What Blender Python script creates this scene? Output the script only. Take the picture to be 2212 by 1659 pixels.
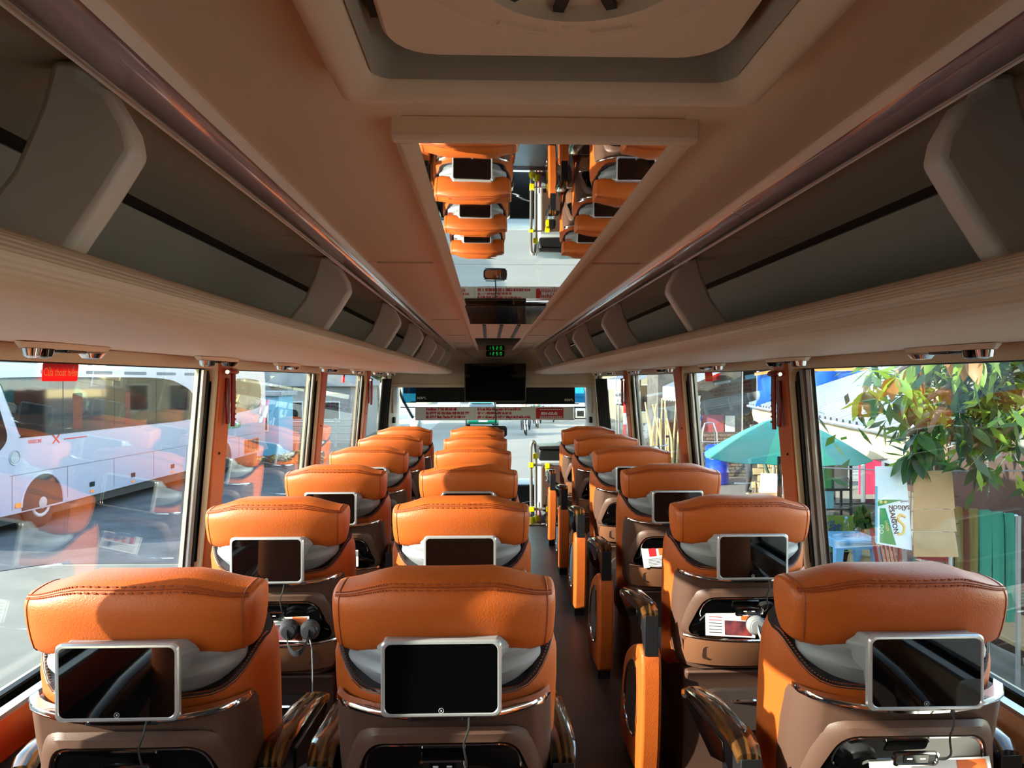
import bpy, bmesh, math, random
from mathutils import Vector, Matrix
from math import sin, cos, pi, radians, atan
rnd = random.Random(7)
scn = bpy.context.scene
COL = scn.collection
for o in list(bpy.data.objects): bpy.data.objects.remove(o)
# ------------------------------------------------------------------ camera, sky, sun, exposure
F = 1620.0                       # focal length in pixels of the 2212 px wide frame
CAMZ = 1.48                      # camera above the aisle floor (metres); aisle floor is z = 0, bus points to +y
cam = bpy.data.cameras.new('camera'); co = bpy.data.objects.new('camera', cam); COL.objects.link(co)
cam.sensor_fit = 'HORIZONTAL'; cam.sensor_width = 36.0; cam.lens = 36.0 * F / 2212
cam.clip_start = 0.02; cam.clip_end = 400
co.location = (0, 0, CAMZ)
YAW = atan(52 / F); PITCH = -atan(7.5 / F)
co.rotation_euler = (pi / 2 + PITCH, 0, -YAW)
scn.camera = co
scn.view_settings.view_transform = 'Standard'; scn.view_settings.look = 'None'
scn.view_settings.gamma = 1; scn.view_settings.use_curve_mapping = False
scn.view_settings.exposure = 1.68
w = bpy.data.worlds.new('sky'); scn.world = w; w.use_nodes = True
nt = w.node_tree; nt.nodes.clear()
wo = nt.nodes.new('ShaderNodeOutputWorld'); bg = nt.nodes.new('ShaderNodeBackground')
sky = nt.nodes.new('ShaderNodeTexSky'); sky.sky_type = 'NISHITA'; sky.sun_disc = False
SUN_A, SUN_B = 0.31, 0.385       # direction towards the sun: (-1, -A, B)
sky.sun_elevation = atan(SUN_B / math.hypot(1, SUN_A)); sky.sun_rotation = math.atan2(-1, -SUN_A)
sky.altitude = 50; sky.air_density = 1.0; sky.dust_density = 0.4; sky.ozone_density = 1.0
bg.inputs[1].default_value = 0.58
wb = nt.nodes.new('ShaderNodeMix'); wb.data_type = 'RGBA'; wb.blend_type = 'MULTIPLY'; wb.inputs[0].default_value = 1.0
wb.inputs[7].default_value = (1.12, 1.0, 0.86, 1)            # daylight white balance of the camera
nt.links.new(sky.outputs[0], wb.inputs[6]); nt.links.new(wb.outputs[2], bg.inputs[0]); nt.links.new(bg.outputs[0], wo.inputs[0])
sl = bpy.data.lights.new('sun', 'SUN'); so = bpy.data.objects.new('sun', sl); COL.objects.link(so)
sl.energy = 5.8; sl.angle = radians(0.53); sl.color = (1.0, 0.90, 0.76)
so.rotation_euler = Vector((1, SUN_A, -SUN_B)).to_track_quat('-Z', 'Y').to_euler()
so.location = (-6, -3, 5)
scn.cycles.max_bounces = 14; scn.cycles.diffuse_bounces = 7; scn.cycles.glossy_bounces = 6
scn.cycles.transmission_bounces = 8; scn.cycles.transparent_max_bounces = 24
scn.cycles.sample_clamp_indirect = 8.0; scn.cycles.caustics_reflective = False; scn.cycles.caustics_refractive = False

# ------------------------------------------------------------------ helpers
def lin(c):
    c = c / 255.0
    return c / 12.92 if c <= 0.04045 else ((c + 0.055) / 1.055) ** 2.4
def rgb(r, g, b): return (lin(r), lin(g), lin(b), 1)
def at(px, py, Y):
    """world point seen at a photograph position at the real distance Y along the bus"""
    f = Vector((sin(YAW) * cos(PITCH), cos(YAW) * cos(PITCH), sin(PITCH)))
    r = Vector((cos(YAW), -sin(YAW), 0)); u = r.cross(f)
    d = f + r * ((px - 1106) / F) + u * ((829.5 - py) / F)
    return Vector((0, 0, CAMZ)) + d * (Y / d.y)
MATS = {}
def mat(name, col, rough=0.5, metal=0.0, spec=0.5, coat=0.0, var=0.0, vscale=8.0, bump=0.0, bscale=60.0,
        stretch=(1, 1, 1), emit=0.0, trans=0.0, sheen=0.0, col2=None, sub=0.0):
    m = bpy.data.materials.new(name); m.use_nodes = True; t = m.node_tree
    p = t.nodes['Principled BSDF']; MATS[name] = m
    p.inputs['Base Color'].default_value = col; p.inputs['Roughness'].default_value = rough
    p.inputs['Metallic'].default_value = metal; p.inputs['Specular IOR Level'].default_value = spec
    p.inputs['Coat Weight'].default_value = coat; p.inputs['Coat Roughness'].default_value = 0.06
    if sheen: p.inputs['Sheen Weight'].default_value = sheen
    if emit:
        p.inputs['Emission Color'].default_value = col; p.inputs['Emission Strength'].default_value = emit
    if trans: p.inputs['Transmission Weight'].default_value = trans
    if var or bump:
        tc = t.nodes.new('ShaderNodeTexCoord'); mp = t.nodes.new('ShaderNodeMapping')
        mp.inputs['Scale'].default_value = stretch; t.links.new(tc.outputs['Object'], mp.inputs[0])
    if var:
        n = t.nodes.new('ShaderNodeTexNoise'); n.inputs['Scale'].default_value = vscale; n.inputs['Detail'].default_value = 5
        t.links.new(mp.outputs[0], n.inputs[0])
        mx = t.nodes.new('ShaderNodeMix'); mx.data_type = 'RGBA'
        c2 = col2 or tuple(max(0, c * (1 - var)) for c in col[:3]) + (1,)
        c1 = col if col2 else tuple(min(1, c * (1 + var * 0.6)) for c in col[:3]) + (1,)
        mx.inputs[6].default_value = c1; mx.inputs[7].default_value = c2
        cr = t.nodes.new('ShaderNodeMapRange'); cr.inputs[1].default_value = 0.3; cr.inputs[2].default_value = 0.7
        t.links.new(n.outputs[0], cr.inputs[0]); t.links.new(cr.outputs[0], mx.inputs[0])
        t.links.new(mx.outputs[2], p.inputs['Base Color'])
    if bump:
        n2 = t.nodes.new('ShaderNodeTexNoise'); n2.inputs['Scale'].default_value = bscale; n2.inputs['Detail'].default_value = 4
        t.links.new(mp.outputs[0], n2.inputs[0])
        b = t.nodes.new('ShaderNodeBump'); b.inputs['Strength'].default_value = bump; b.inputs['Distance'].default_value = 0.004
        t.links.new(n2.outputs[0], b.inputs['Height']); t.links.new(b.outputs[0], p.inputs['Normal'])
    return m
def glassmat(name, tint, rough=0.0, ior=1.5):
    m = bpy.data.materials.new(name); m.use_nodes = True; t = m.node_tree; t.nodes.clear(); MATS[name] = m
    o = t.nodes.new('ShaderNodeOutputMaterial'); mx = t.nodes.new('ShaderNodeMixShader')
    tr = t.nodes.new('ShaderNodeBsdfTransparent'); tr.inputs[0].default_value = tint
    gl = t.nodes.new('ShaderNodeBsdfGlossy'); gl.inputs['Roughness'].default_value = rough
    fr = t.nodes.new('ShaderNodeFresnel'); fr.inputs[0].default_value = ior
    ge = t.nodes.new('ShaderNodeNewGeometry'); mr = t.nodes.new('ShaderNodeMapRange'); mr.inputs[3].default_value = ior; mr.inputs[4].default_value = 1 / ior
    t.links.new(ge.outputs['Backfacing'], mr.inputs[0]); t.links.new(mr.outputs[0], fr.inputs[0])   # the ray is not bent inside the thin pane
    t.links.new(fr.outputs[0], mx.inputs[0]); t.links.new(tr.outputs[0], mx.inputs[1]); t.links.new(gl.outputs[0], mx.inputs[2])
    t.links.new(mx.outputs[0], o.inputs[0]); return m

def leafmat(name, c, tr):
    m = mat(name, c, .38, spec=.4, var=.2, vscale=1.5); t = m.node_tree; o = t.nodes['Material Output']; p = t.nodes['Principled BSDF']
    tl_ = t.nodes.new('ShaderNodeBsdfTranslucent'); tl_.inputs[0].default_value = tr; mx = t.nodes.new('ShaderNodeMixShader'); mx.inputs[0].default_value = .4
    t.links.new(p.outputs[0], mx.inputs[1]); t.links.new(tl_.outputs[0], mx.inputs[2]); t.links.new(mx.outputs[0], o.inputs[0]); return m
class MB:
    """collects faces, builds ONE mesh object"""
    def __init__(s): s.v = []; s.f = []; s.mi = []
    def add(s, vs, fs, mi=0):
        k = len(s.v); s.v += [tuple(v) for v in vs]; s.f += [tuple(i + k for i in f) for f in fs]; s.mi += [mi] * len(fs); return s
    def box(s, c, d, rot=None, mi=0):
        x, y, z = d[0] / 2, d[1] / 2, d[2] / 2
        vs = [Vector((a, b, e)) for a in (-x, x) for b in (-y, y) for e in (-z, z)]
        if rot is not None:
            M = rot if isinstance(rot, Matrix) else Matrix.Rotation(rot, 3, 'Z'); vs = [M @ v for v in vs]
        vs = [v + Vector(c) for v in vs]
        return s.add(vs, [(0, 1, 3, 2), (4, 6, 7, 5), (0, 4, 5, 1), (2, 3, 7, 6), (0, 2, 6, 4), (1, 5, 7, 3)], mi)
    def bb(s, x0, x1, y0, y1, z0, z1, mi=0): return s.box(((x0 + x1) / 2, (y0 + y1) / 2, (z0 + z1) / 2), (abs(x1 - x0), abs(y1 - y0), abs(z1 - z0)), None, mi)
    def loft(s, loops, cap=True, closed=True, mi=0, ring=False):
        n = len(loops[0]); vs = [p for l in loops for p in l]; fs = []
        m = len(loops)
        for i in range(m if ring else m - 1):
            for j in range(n if closed else n - 1):
                a, b = i * n + j, i * n + (j + 1) % n; i2 = (i + 1) % m
                fs.append((a, b, i2 * n + (j + 1) % n, i2 * n + j))
        if cap and not ring and closed: fs.append(tuple(range(n - 1, -1, -1))); fs.append(tuple(range((m - 1) * n, m * n)))
        return s.add(vs, fs, mi)
    def prism(s, prof, axis, a, b, mi=0):
        """extrude a closed 2D profile: axis 'y': profile (x,z); 'x': (y,z); 'z': (x,y)"""
        def P(p, t): return {'y': (p[0], t, p[1]), 'x': (t, p[0], p[1]), 'z': (p[0], p[1], t)}[axis]
        return s.loft([[P(p, a) for p in prof], [P(p, b) for p in prof]], True, True, mi)
    def tube(s, path, r, n=8, mi=0, cap=True, ring=False):
        path = [Vector(p) for p in path]; loops = []; up = None
        for i, p in enumerate(path):
            if ring: d = path[(i + 1) % len(path)] - path[i - 1]
            else: d = path[min(i + 1, len(path) - 1)] - path[max(i - 1, 0)]
            d.normalize()
            if up is None: up = Vector((0, 0, 1)) if abs(d.z) < 0.9 else Vector((1, 0, 0))
            a = d.cross(up); a.normalize(); b = a.cross(d); b.normalize(); up = b
            rr = r[i] if isinstance(r, (list, tuple)) else r
            loops.append([p + a * (rr * cos(2 * pi * k / n)) + b * (rr * sin(2 * pi * k / n)) for k in range(n)])
        return s.loft(loops, cap, True, mi, ring)
    def lathe(s, prof, c=(0, 0, 0), n=16, axis='z', mi=0):
        loops = []
        for r, h in prof:
            lp = []
            for k in range(n):
                a = 2 * pi * k / n; x, y = r * cos(a), r * sin(a)
                q = (x, y, h) if axis == 'z' else ((h, x, y) if axis == 'x' else (x, h, y))
                lp.append((q[0] + c[0], q[1] + c[1], q[2] + c[2]))
            loops.append(lp)
        return s.loft(loops, True, True, mi)
    def sphere(s, c, r, n=10, m=6, sq=(1, 1, 1), mi=0):
        loops = []
        for i in range(m + 1):
            t = -pi / 2 + pi * (i if 0 < i < m else (0.04 if i == 0 else m - 0.04)) / m
            loops.append([(c[0] + sq[0] * r * cos(t) * cos(2 * pi * k / n), c[1] + sq[1] * r * cos(t) * sin(2 * pi * k / n), c[2] + sq[2] * r * sin(t)) for k in range(n)])
        return s.loft(loops, True, True, mi)
    def quad(s, a, b, c, d, mi=0): return s.add([a, b, c, d], [(0, 1, 2, 3)], mi)
    def build(s, name, mats, parent=None, smooth=True, bevel=0.0, seg=2, angle=0.6, loc=None, sub=0):
        me = bpy.data.meshes.new(name); me.from_pydata(s.v, [], s.f)
        if not isinstance(mats, (list, tuple)): mats = [mats]
        for m in mats: me.materials.append(m)
        if len(mats) > 1: me.polygons.foreach_set('material_index', s.mi)
        bm = bmesh.new(); bm.from_mesh(me); bmesh.ops.recalc_face_normals(bm, faces=bm.faces); bm.to_mesh(me); bm.free()
        if smooth:
            me.polygons.foreach_set('use_smooth', [True] * len(me.polygons)); me.set_sharp_from_angle(angle=angle)
        me.update()
        o = bpy.data.objects.new(name, me); COL.objects.link(o)
        if loc: o.location = loc
        if bevel:
            b = o.modifiers.new('bevel', 'BEVEL'); b.width = bevel; b.segments = seg; b.limit_method = 'ANGLE'; b.angle_limit = 0.6
            if smooth: b.harden_normals = False
        if parent is not None: o.parent = parent
        return o
def tag(o, label=None, cat=None, group=None, kind=None):
    if label: o['label'] = label
    if cat: o['category'] = cat
    if group: o['group'] = group
    if kind: o['kind'] = kind
    return o
def thing(name, label, cat, loc=(0, 0, 0), rz=0.0, group=None):
    o = bpy.data.objects.new(name, None); COL.objects.link(o); o.empty_display_size = 0.05
    o.location = loc; o.rotation_euler = (0, 0, rz); return tag(o, label, cat, group)
def struct(o, label=None): return tag(o, label, None, None, 'structure')
KIDS = {}
def copy_tree(o, parent=None):
    c = o.copy(); COL.objects.link(c)
    if parent is not None: c.parent = parent
    for ch in o.children: copy_tree(ch, c)
    return c
def rrect(x0, x1, y0, y1, r, n=5):
    """rounded rectangle outline, counter-clockwise"""
    p = []
    for cx, cy, a0 in ((x1 - r, y1 - r, 0), (x0 + r, y1 - r, pi / 2), (x0 + r, y0 + r, pi), (x1 - r, y0 + r, 1.5 * pi)):
        for k in range(n + 1):
            a = a0 + pi / 2 * k / n; p.append((cx + r * cos(a), cy + r * sin(a)))
    return p
def catmull(pts, m, closed=True):
    out = []; n = len(pts)
    for i in range(n if closed else n - 1):
        g = (lambda k: pts[k % n]) if closed else (lambda k: pts[min(max(k, 0), n - 1)])
        p0, p1, p2, p3 = (Vector(g(i + k)) for k in (-1, 0, 1, 2))
        for j in range(m):
            t = j / m
            out.append(tuple(0.5 * ((2 * p1) + (p2 - p0) * t + (2 * p0 - 5 * p1 + 4 * p2 - p3) * t * t + (3 * p1 - p0 - 3 * p2 + p3) * t ** 3)))
    if not closed: out.append(tuple(pts[-1]))
    return out
def sm(a, b, x):
    t = min(1, max(0, (x - a) / (b - a))); return t * t * (3 - 2 * t)
def textmesh(s, size, font_bold=0.0, align='LEFT', ext=0.0008, spacing=1.0, shear=0.0):
    """lettering as a mesh in its xy plane"""
    cu = bpy.data.curves.new('letters', 'FONT'); cu.body = s; cu.size = size; cu.align_x = align; cu.extrude = ext
    cu.offset = font_bold; cu.space_character = spacing; cu.resolution_u = 2; cu.shear = shear
    o = bpy.data.objects.new('letters', cu); COL.objects.link(o)
    dg = bpy.context.evaluated_depsgraph_get(); dg.update()
    me = bpy.data.meshes.new_from_object(o.evaluated_get(dg))
    bpy.data.objects.remove(o); bpy.data.curves.remove(cu); return me
def lettering(s, size, m, parent, M, name='lettering', **k):
    me = textmesh(s, size, **k); me.materials.clear(); me.materials.append(m)
    o = bpy.data.objects.new(name, me); COL.objects.link(o)
    if parent is not None: o.parent = parent
    o.matrix_local = M; return o
def facing(loc, right, up):
    r = Vector(right).normalized(); u = Vector(up).normalized(); n = r.cross(u)
    M = Matrix((r, u, n)).transposed().to_4x4(); M.translation = Vector(loc); return M
# ------------------------------------------------------------------ materials
LEATHER = mat('leather_orange', rgb(186, 88, 31), 0.46, spec=0.35, bump=0.25, bscale=260, var=0.06, vscale=4)
SEAM = mat('seam_orange', rgb(150, 66, 26), 0.6)
STITCH = mat('stitch_orange', rgb(196, 92, 40), 0.6)
BLACKL = mat('leather_black', rgb(44, 42, 46), 0.42, spec=0.4, bump=0.2, bscale=240)
GREYP = mat('plastic_grey', rgb(146, 150, 156), 0.42, spec=0.4)
SILVER = mat('plastic_silver', rgb(196, 198, 202), 0.28, metal=0.55)
STEEL = mat('steel_tube', rgb(236, 236, 236), 0.24, metal=.85)
CHROME = mat('chrome', rgb(225, 225, 228), 0.09, metal=1.0)
BROWNP = mat('plastic_brown', rgb(86, 61, 51), 0.48, spec=0.35, bump=0.1, bscale=400)
TANP = mat('plastic_tan', rgb(122, 80, 56), 0.45)
PIANO = mat('gloss_black', rgb(10, 10, 11), 0.07, spec=0.6, coat=0.6)
SCREEN = mat('screen_glass', rgb(5, 5, 6), 0.03, spec=0.55)
DARKP = mat('plastic_black', rgb(28, 28, 30), 0.35)
RUBBER = mat('rubber_black', rgb(16, 16, 17), 0.6)
FABRIC = mat('fabric_dark', rgb(66, 58, 60), 0.85)
TRIMB = mat('rail_edge', rgb(250, 232, 214), 0.22, spec=.6)
BEIGE = mat('trim_beige', rgb(214, 192, 162), 0.5)
CEIL = mat('ceiling_beige', rgb(248, 222, 192), 0.6, bump=0.05, bscale=300)
RACKM = mat('rack_beige', rgb(240, 214, 186), 0.5, spec=0.4)
RACKD = mat('rack_lining', rgb(186, 176, 158), 0.7)
DIVM = mat('divider_plastic', rgb(224, 212, 198), 0.36, spec=0.5)
RAILM = mat('rail_gloss', rgb(186, 164, 170), 0.12, spec=0.6, coat=0.8)
ORANGEP = mat('pillar_orange', rgb(196, 92, 42), 0.45)
REDP = mat('hammer_red', rgb(132, 12, 26), 0.25, spec=0.6)
WHITEP = mat('white_plastic', rgb(225, 225, 222), 0.4)
FLOORM = mat('floor_vinyl', rgb(62, 42, 38), 0.42, spec=0.4, var=0.15, vscale=6)
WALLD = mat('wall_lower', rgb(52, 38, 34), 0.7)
MIRROR = mat('mirror', rgb(238, 238, 236), 0.012, metal=1.0)
GLASS = glassmat('window_glass', (0.90, 0.95, 0.93, 1))
DARKGLASS = glassmat('frit_band', (0.10, 0.11, 0.11, 1))
GREYDASH = mat('front_trim_grey', rgb(204, 190, 174), 0.55)
YELLOW = mat('joint_yellow', rgb(235, 215, 20), 0.35)
BLACKCLOTH = mat('blind_black', rgb(12, 12, 14), 0.8)
PAPER = mat('paper_white', rgb(225, 222, 220), 0.6)
REDINK = mat('ink_red', rgb(196, 28, 34), 0.6)
DARKINK = mat('ink_dark', rgb(40, 40, 44), 0.6)
WHITEINK = mat('ink_white', rgb(240, 240, 238), 0.5)
YELLOWINK = mat('ink_yellow', rgb(250, 225, 60), 0.5)
def woodmat():
    m = mat('wood_veneer', rgb(120, 76, 36), 0.14, spec=0.5, coat=0.8); t = m.node_tree; p = t.nodes['Principled BSDF']
    tc = t.nodes.new('ShaderNodeTexCoord'); mp = t.nodes.new('ShaderNodeMapping'); mp.inputs['Scale'].default_value = (1, .12, .5)
    n = t.nodes.new('ShaderNodeTexWave'); n.bands_direction = 'X'; n.inputs['Scale'].default_value = 16; n.inputs['Distortion'].default_value = 9; n.inputs['Detail'].default_value = 3; n.inputs['Detail Scale'].default_value = 1.2
    cr = t.nodes.new('ShaderNodeValToRGB'); cr.color_ramp.elements[0].color = rgb(30, 19, 11); cr.color_ramp.elements[1].color = rgb(98, 64, 32)
    cr.color_ramp.elements[0].position = 0.25; cr.color_ramp.elements[1].position = 0.95
    t.links.new(tc.outputs['Object'], mp.inputs[0]); t.links.new(mp.outputs[0], n.inputs[0]); t.links.new(n.outputs[0], cr.inputs[0])
    t.links.new(cr.outputs[0], p.inputs['Base Color']); return m
WOOD = woodmat()
# fine ribs along the bus on the rack nose
t = RACKM.node_tree; tc = t.nodes.new('ShaderNodeTexCoord'); wv = t.nodes.new('ShaderNodeTexWave'); wv.bands_direction = 'Z'
wv.inputs['Scale'].default_value = 62; wv.inputs['Distortion'].default_value = 0.0
b_ = t.nodes.new('ShaderNodeBump'); b_.inputs['Strength'].default_value = 0.25; b_.inputs['Distance'].default_value = 0.002
t.links.new(tc.outputs['Object'], wv.inputs[0]); t.links.new(wv.outputs[0], b_.inputs['Height']); t.links.new(b_.outputs[0], t.nodes['Principled BSDF'].inputs['Normal'])
# slightly wavy mirror foil
t = MIRROR.node_tree; tc = t.nodes.new('ShaderNodeTexCoord'); n = t.nodes.new('ShaderNodeTexNoise'); n.inputs['Scale'].default_value = 5
mp = t.nodes.new('ShaderNodeMapping'); mp.inputs['Scale'].default_value = (0.5, 2.2, 1); b_ = t.nodes.new('ShaderNodeBump'); b_.inputs['Strength'].default_value = 0.05; b_.inputs['Distance'].default_value = 0.003
t.links.new(tc.outputs['Object'], mp.inputs[0]); t.links.new(mp.outputs[0], n.inputs[0]); t.links.new(n.outputs[0], b_.inputs['Height']); t.links.new(b_.outputs[0], t.nodes['Principled BSDF'].inputs['Normal'])
# floor: fine woven ribs
t = FLOORM.node_tree; tc = t.nodes.new('ShaderNodeTexCoord'); ck = t.nodes.new('ShaderNodeTexChecker'); ck.inputs['Scale'].default_value = 110
b_ = t.nodes.new('ShaderNodeBump'); b_.inputs['Strength'].default_value = 0.5; b_.inputs['Distance'].default_value = 0.004
t.links.new(tc.outputs['Object'], ck.inputs[0]); t.links.new(ck.outputs['Fac'], b_.inputs['Height']); t.links.new(b_.outputs[0], t.nodes['Principled BSDF'].inputs['Normal'])

# ------------------------------------------------------------------ bus shell
XC = 0.065; YB, YF = -1.5, 8.6           # centre line; rear and front end of the saloon
def wx(s, z): return (-1.137 + (z - 1.1) * 0.085) if s < 0 else (1.25 - (z - 1.1) * 0.085)
def wp(s, y, z, off=0.0): return (wx(s, z) + s * off, y, z)
def wslab(mb, s, y0, y1, z0, z1, o0, o1, mi=0):
    vs = [wp(s, y, z, o) for o in (o0, o1) for y in (y0, y1) for z in (z0, z1)]
    return mb.add(vs, [(0, 1, 3, 2), (4, 6, 7, 5), (0, 4, 5, 1), (2, 3, 7, 6), (0, 2, 6, 4), (1, 5, 7, 3)], mi)
fl = MB().bb(-1.35, 1.48, YB, 7.66, -0.12, 0.0).build('floor', FLOORM); struct(fl, 'dark brown ribbed vinyl aisle floor')
MB().bb(-0.16, 1.2, 7.62, 7.70, -0.05, 0.012).build('floor_edge_strip', CHROME, fl, bevel=0.004)
struct(MB().bb(-1.35, 1.48, 7.66, 9.7, -0.5, -0.34).build('floor_front', RUBBER), 'dark floor of the lower entrance area in front of the seats')
for s, side, op, cov in ((-1, 'left', [(-1.2, 1.20, 0.0), (1.40, 3.05, 0.065), (3.235, 4.92, 0.08), (5.12, 6.78, 0.07), (6.97, 8.42, 0.0)], {2: (1.285, 1.425), 4: (3.07, 3.222), 6: (4.95, 5.10), 8: (6.80, 6.95)}),
                    (1, 'right', [(-1.2, 1.15, 0.0), (1.40, 2.95, 0.12), (3.12, 4.60, 0.09), (4.82, 6.40, 0.09), (6.62, 8.42, 0.0)], {2: (1.2, 1.34), 4: (2.97, 3.10), 6: (4.62, 4.79), 8: (6.44, 6.58)})):
    zs0, zs1 = 0.69, 1.527
    mb = MB(); wslab(mb, s, YB, 9.6, -0.1, 0.56, 0.0, 0.10); wl = mb.build('wall_' + side, WALLD); struct(wl, 'side wall of the bus, ' + side + ' of the aisle')
    mb = MB(); wslab(mb, s, YB, 9.6, 0.575, zs0, -0.035, 0.08); mb.build('sill_panel', BEIGE if s > 0 else ORANGEP, wl, bevel=0.006)  # left panel: warm light on beige painted in as orange
    mb = MB(); wslab(mb, s, YB, 9.6, zs0, zs0 + 0.012, -0.04, 0.02); mb.build('sill_strip', SILVER, wl)
    mb = MB(); wslab(mb, s, YB, 9.6, zs1, 1.66, 0.0, 0.08); mb.build('window_header', BEIGE, wl)
    mb = MB(); wslab(mb, s, YB, 9.6, 1.66, 1.95, 0.05, 0.10); mb.build('roof_side', BEIGE, wl)
    edges = [YB] + [e for o_ in op for e in o_[:2]] + [9.6]
    for k in range(0, len(edges), 2):
        y0, y1 = edges[k], edges[k + 1]
        mb = MB(); wslab(mb, s, y0, y1, zs0, zs1, 0.004, 0.075); mb.build('pillar', BEIGE, wl)
        if 0 < k < len(edges) - 2:
            c0, c1 = cov[k]; c = (c0 + c1) / 2; mb = MB(); wslab(mb, s, c0, c1, zs0, 1.60, -0.022, 0.0)
            pc = mb.build('pillar_cover', ORANGEP, wl, bevel=0.008); pc['label'] = 'orange pillar cover'
            mb = MB()
            for zz in (0.86, 1.18): p = wp(s, c - 0.02, zz, -0.023); mb.sphere(p, 0.006, 6, 4)
            mb.build('screw', RUBBER, pc)
    for i, (y0, y1, mul) in enumerate(op):
        inner = rrect(y0, y1, zs0 + 0.012, zs1, 0.05); outer = rrect(y0 - 0.02, y1 + 0.02, zs0 - 0.02, zs1 + 0.04, 0.02)
        L = [[wp(s, y, z, 0.06) for y, z in inner], [wp(s, y, z, -0.012) for y, z in inner], [wp(s, y, z, -0.016) for y, z in rrect(y0 - 0.01, y1 + 0.01, zs0, zs1 + 0.01, 0.055)],
             [wp(s, y, z, -0.010) for y, z in outer], [wp(s, y, z, 0.02) for y, z in outer]]
        n_ = i + 1 + (5 if s > 0 else 0)
        fr = MB().loft(L, cap=False).build('window_%d' % n_, BEIGE); struct(fr, 'fixed coach window with beige frame, ' + side + ' wall')
        L = [[wp(s, y, z, 0.036) for y, z in rrect(y0 + 0.006, y1 - 0.012, zs0 + 0.022, zs1 - 0.003, 0.045)], [wp(s, y, z, 0.02) for y, z in rrect(y0 + 0.004, y1 - 0.010, zs0 + 0.02, zs1 - 0.002, 0.045)],
             [wp(s, y, z, 0.02) for y, z in rrect(y0 - 0.002, y1 + 0.002, zs0 + 0.01, zs1, 0.05)]]
        g = MB().loft(L, cap=False).build('gasket', RUBBER, fr)
        mb = MB(); wslab(mb, s, y0, y1, zs0 + 0.01, zs1, 0.036, 0.041); mb.build('window_pane', GLASS, fr)
        if mul:
            a = y1 - mul
            ST = ((0.0, 0.16, RUBBER, 'seal', 0.03), (0.16, 0.62, SILVER, 'mullion', 0.016), (0.62, 1.0, RUBBER, 'seal', 0.012)) if mul < .1 else ((0.0, 0.14, RUBBER, 'seal', 0.03), (0.14, 0.42, SILVER, 'mullion', 0.02), (0.42, 0.60, RUBBER, 'seal', 0.028), (0.60, 0.84, SILVER, 'mullion', 0.016), (0.84, 1.0, RUBBER, 'seal', 0.008))
            for (f0, f1, m_, nm, o0) in ST:
                mb = MB(); wslab(mb, s, a + mul * f0, a + mul * f1, zs0 + 0.015, zs1 - 0.002, o0, 0.036); mb.build(nm, m_, fr, bevel=0.003, seg=1)
        mb = MB()                                            # printed dark band on the glass next to the pillar
        wslab(mb, s, y0, y0 + 0.006, zs0 + 0.01, zs1, 0.03, 0.036); mb.build('frit', RUBBER, fr)
    if s < 0:   # black curtain tied beside the driver
        pass
struct(MB().bb(-1.3, 1.45, YB - 0.1, YB, 0, 1.95).build('wall_rear', WALLD), 'rear wall of the bus behind the camera')
ce = MB().bb(-1.3, 1.45, YB, 8.7, 1.90, 1.95).build('ceiling', CEIL); struct(ce, 'beige coach ceiling')
# ceiling panels between the centre channel and the rails: separate boards with open joints
MX0, MX1, MZ = -0.118, 0.272, 1.812       # ceiling mirror channel
joints = [YB, -1.3, 2.29, 4.43, 5.95, 7.2, 8.55]
HX0, HX1, HY1 = -0.17, 0.318, 0.9
for k in range(len(joints) - 1):
    a, b = joints[k] + 0.004, joints[k + 1] - 0.004
    for (x0, x1) in ((XC - 0.45, MX0 - 0.0), (MX1 + 0.0, XC + 0.45)):
        if a < HY1 < b:
            left = x0 < 0
            xs = HX0 + 0.02 if left else HX1 - 0.02
            mb = MB(); mb.bb(x0, xs, a, HY1, 1.84, 1.86) if left else mb.bb(xs, x1, a, HY1, 1.84, 1.86)
            mb.bb(x0, x1, HY1, b, 1.84, 1.86); mb.build('ceiling_panel', CEIL, ce)
        else: MB().bb(x0, x1, a, b, 1.84, 1.86).build('ceiling_panel', CEIL, ce, bevel=0.003, seg=1)
        if k: MB().bb(x0 + 0.05, x1 - 0.05, joints[k] - 0.008, joints[k] + 0.008, 1.836, 1.85).build('joint_strip', BEIGE, ce)
MB().bb(MX0 - .02, MX1 + .03, 0.86, 1.1, 1.842, 1.862).build('ceiling_panel', CEIL, ce)
# ------------------------------------------------------------------ ceiling mirror channel
mc = thing('ceiling_mirror', 'long framed mirror panel along the middle of the ceiling', 'mirror', (XC, 1, 1.84))
fx0, fx1, fy0, fy1 = -0.133, 0.292, 1.028, 8.35
def inv(o): o.matrix_parent_inverse = o.parent.matrix_world.inverted() if o.parent else Matrix(); return o
def part(name, mb, m, par, **k):
    """a part whose mesh is given in world coordinates; re-based on its thing"""
    base = Vector(par.location) if par.parent is None else Vector((0, 0, 0))
    p = par
    while p.parent is not None: p = p.parent
    base = Vector(p.location)
    if p.rotation_euler.z == 0 and base.length > 0: mb.v = [(v[0] - base.x, v[1] - base.y, v[2] - base.z) for v in mb.v]
    return mb.build(name, m, par, **k)
for x0, x1 in ((fx0, fx0 + 0.035), (fx1 - 0.035, fx1)):
    prof = [(x0, 1.842), (x0, 1.819), (x0 + 0.010, 1.812), (x1 - 0.010, 1.812), (x1, 1.817), (x1, 1.842)]
    part('frame_rail', MB().prism(prof, 'y', fy0 + 0.0305, fy1), CEIL, mc, bevel=0.002)
part('frame_rail', MB().prism([(fy0, 1.842), (fy0, 1.816), (fy0 + 0.007, 1.811), (fy0 + 0.030, 1.813), (fy0 + 0.030, 1.842)], 'x', fx0, fx1), CEIL, mc, bevel=0.002)
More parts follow.
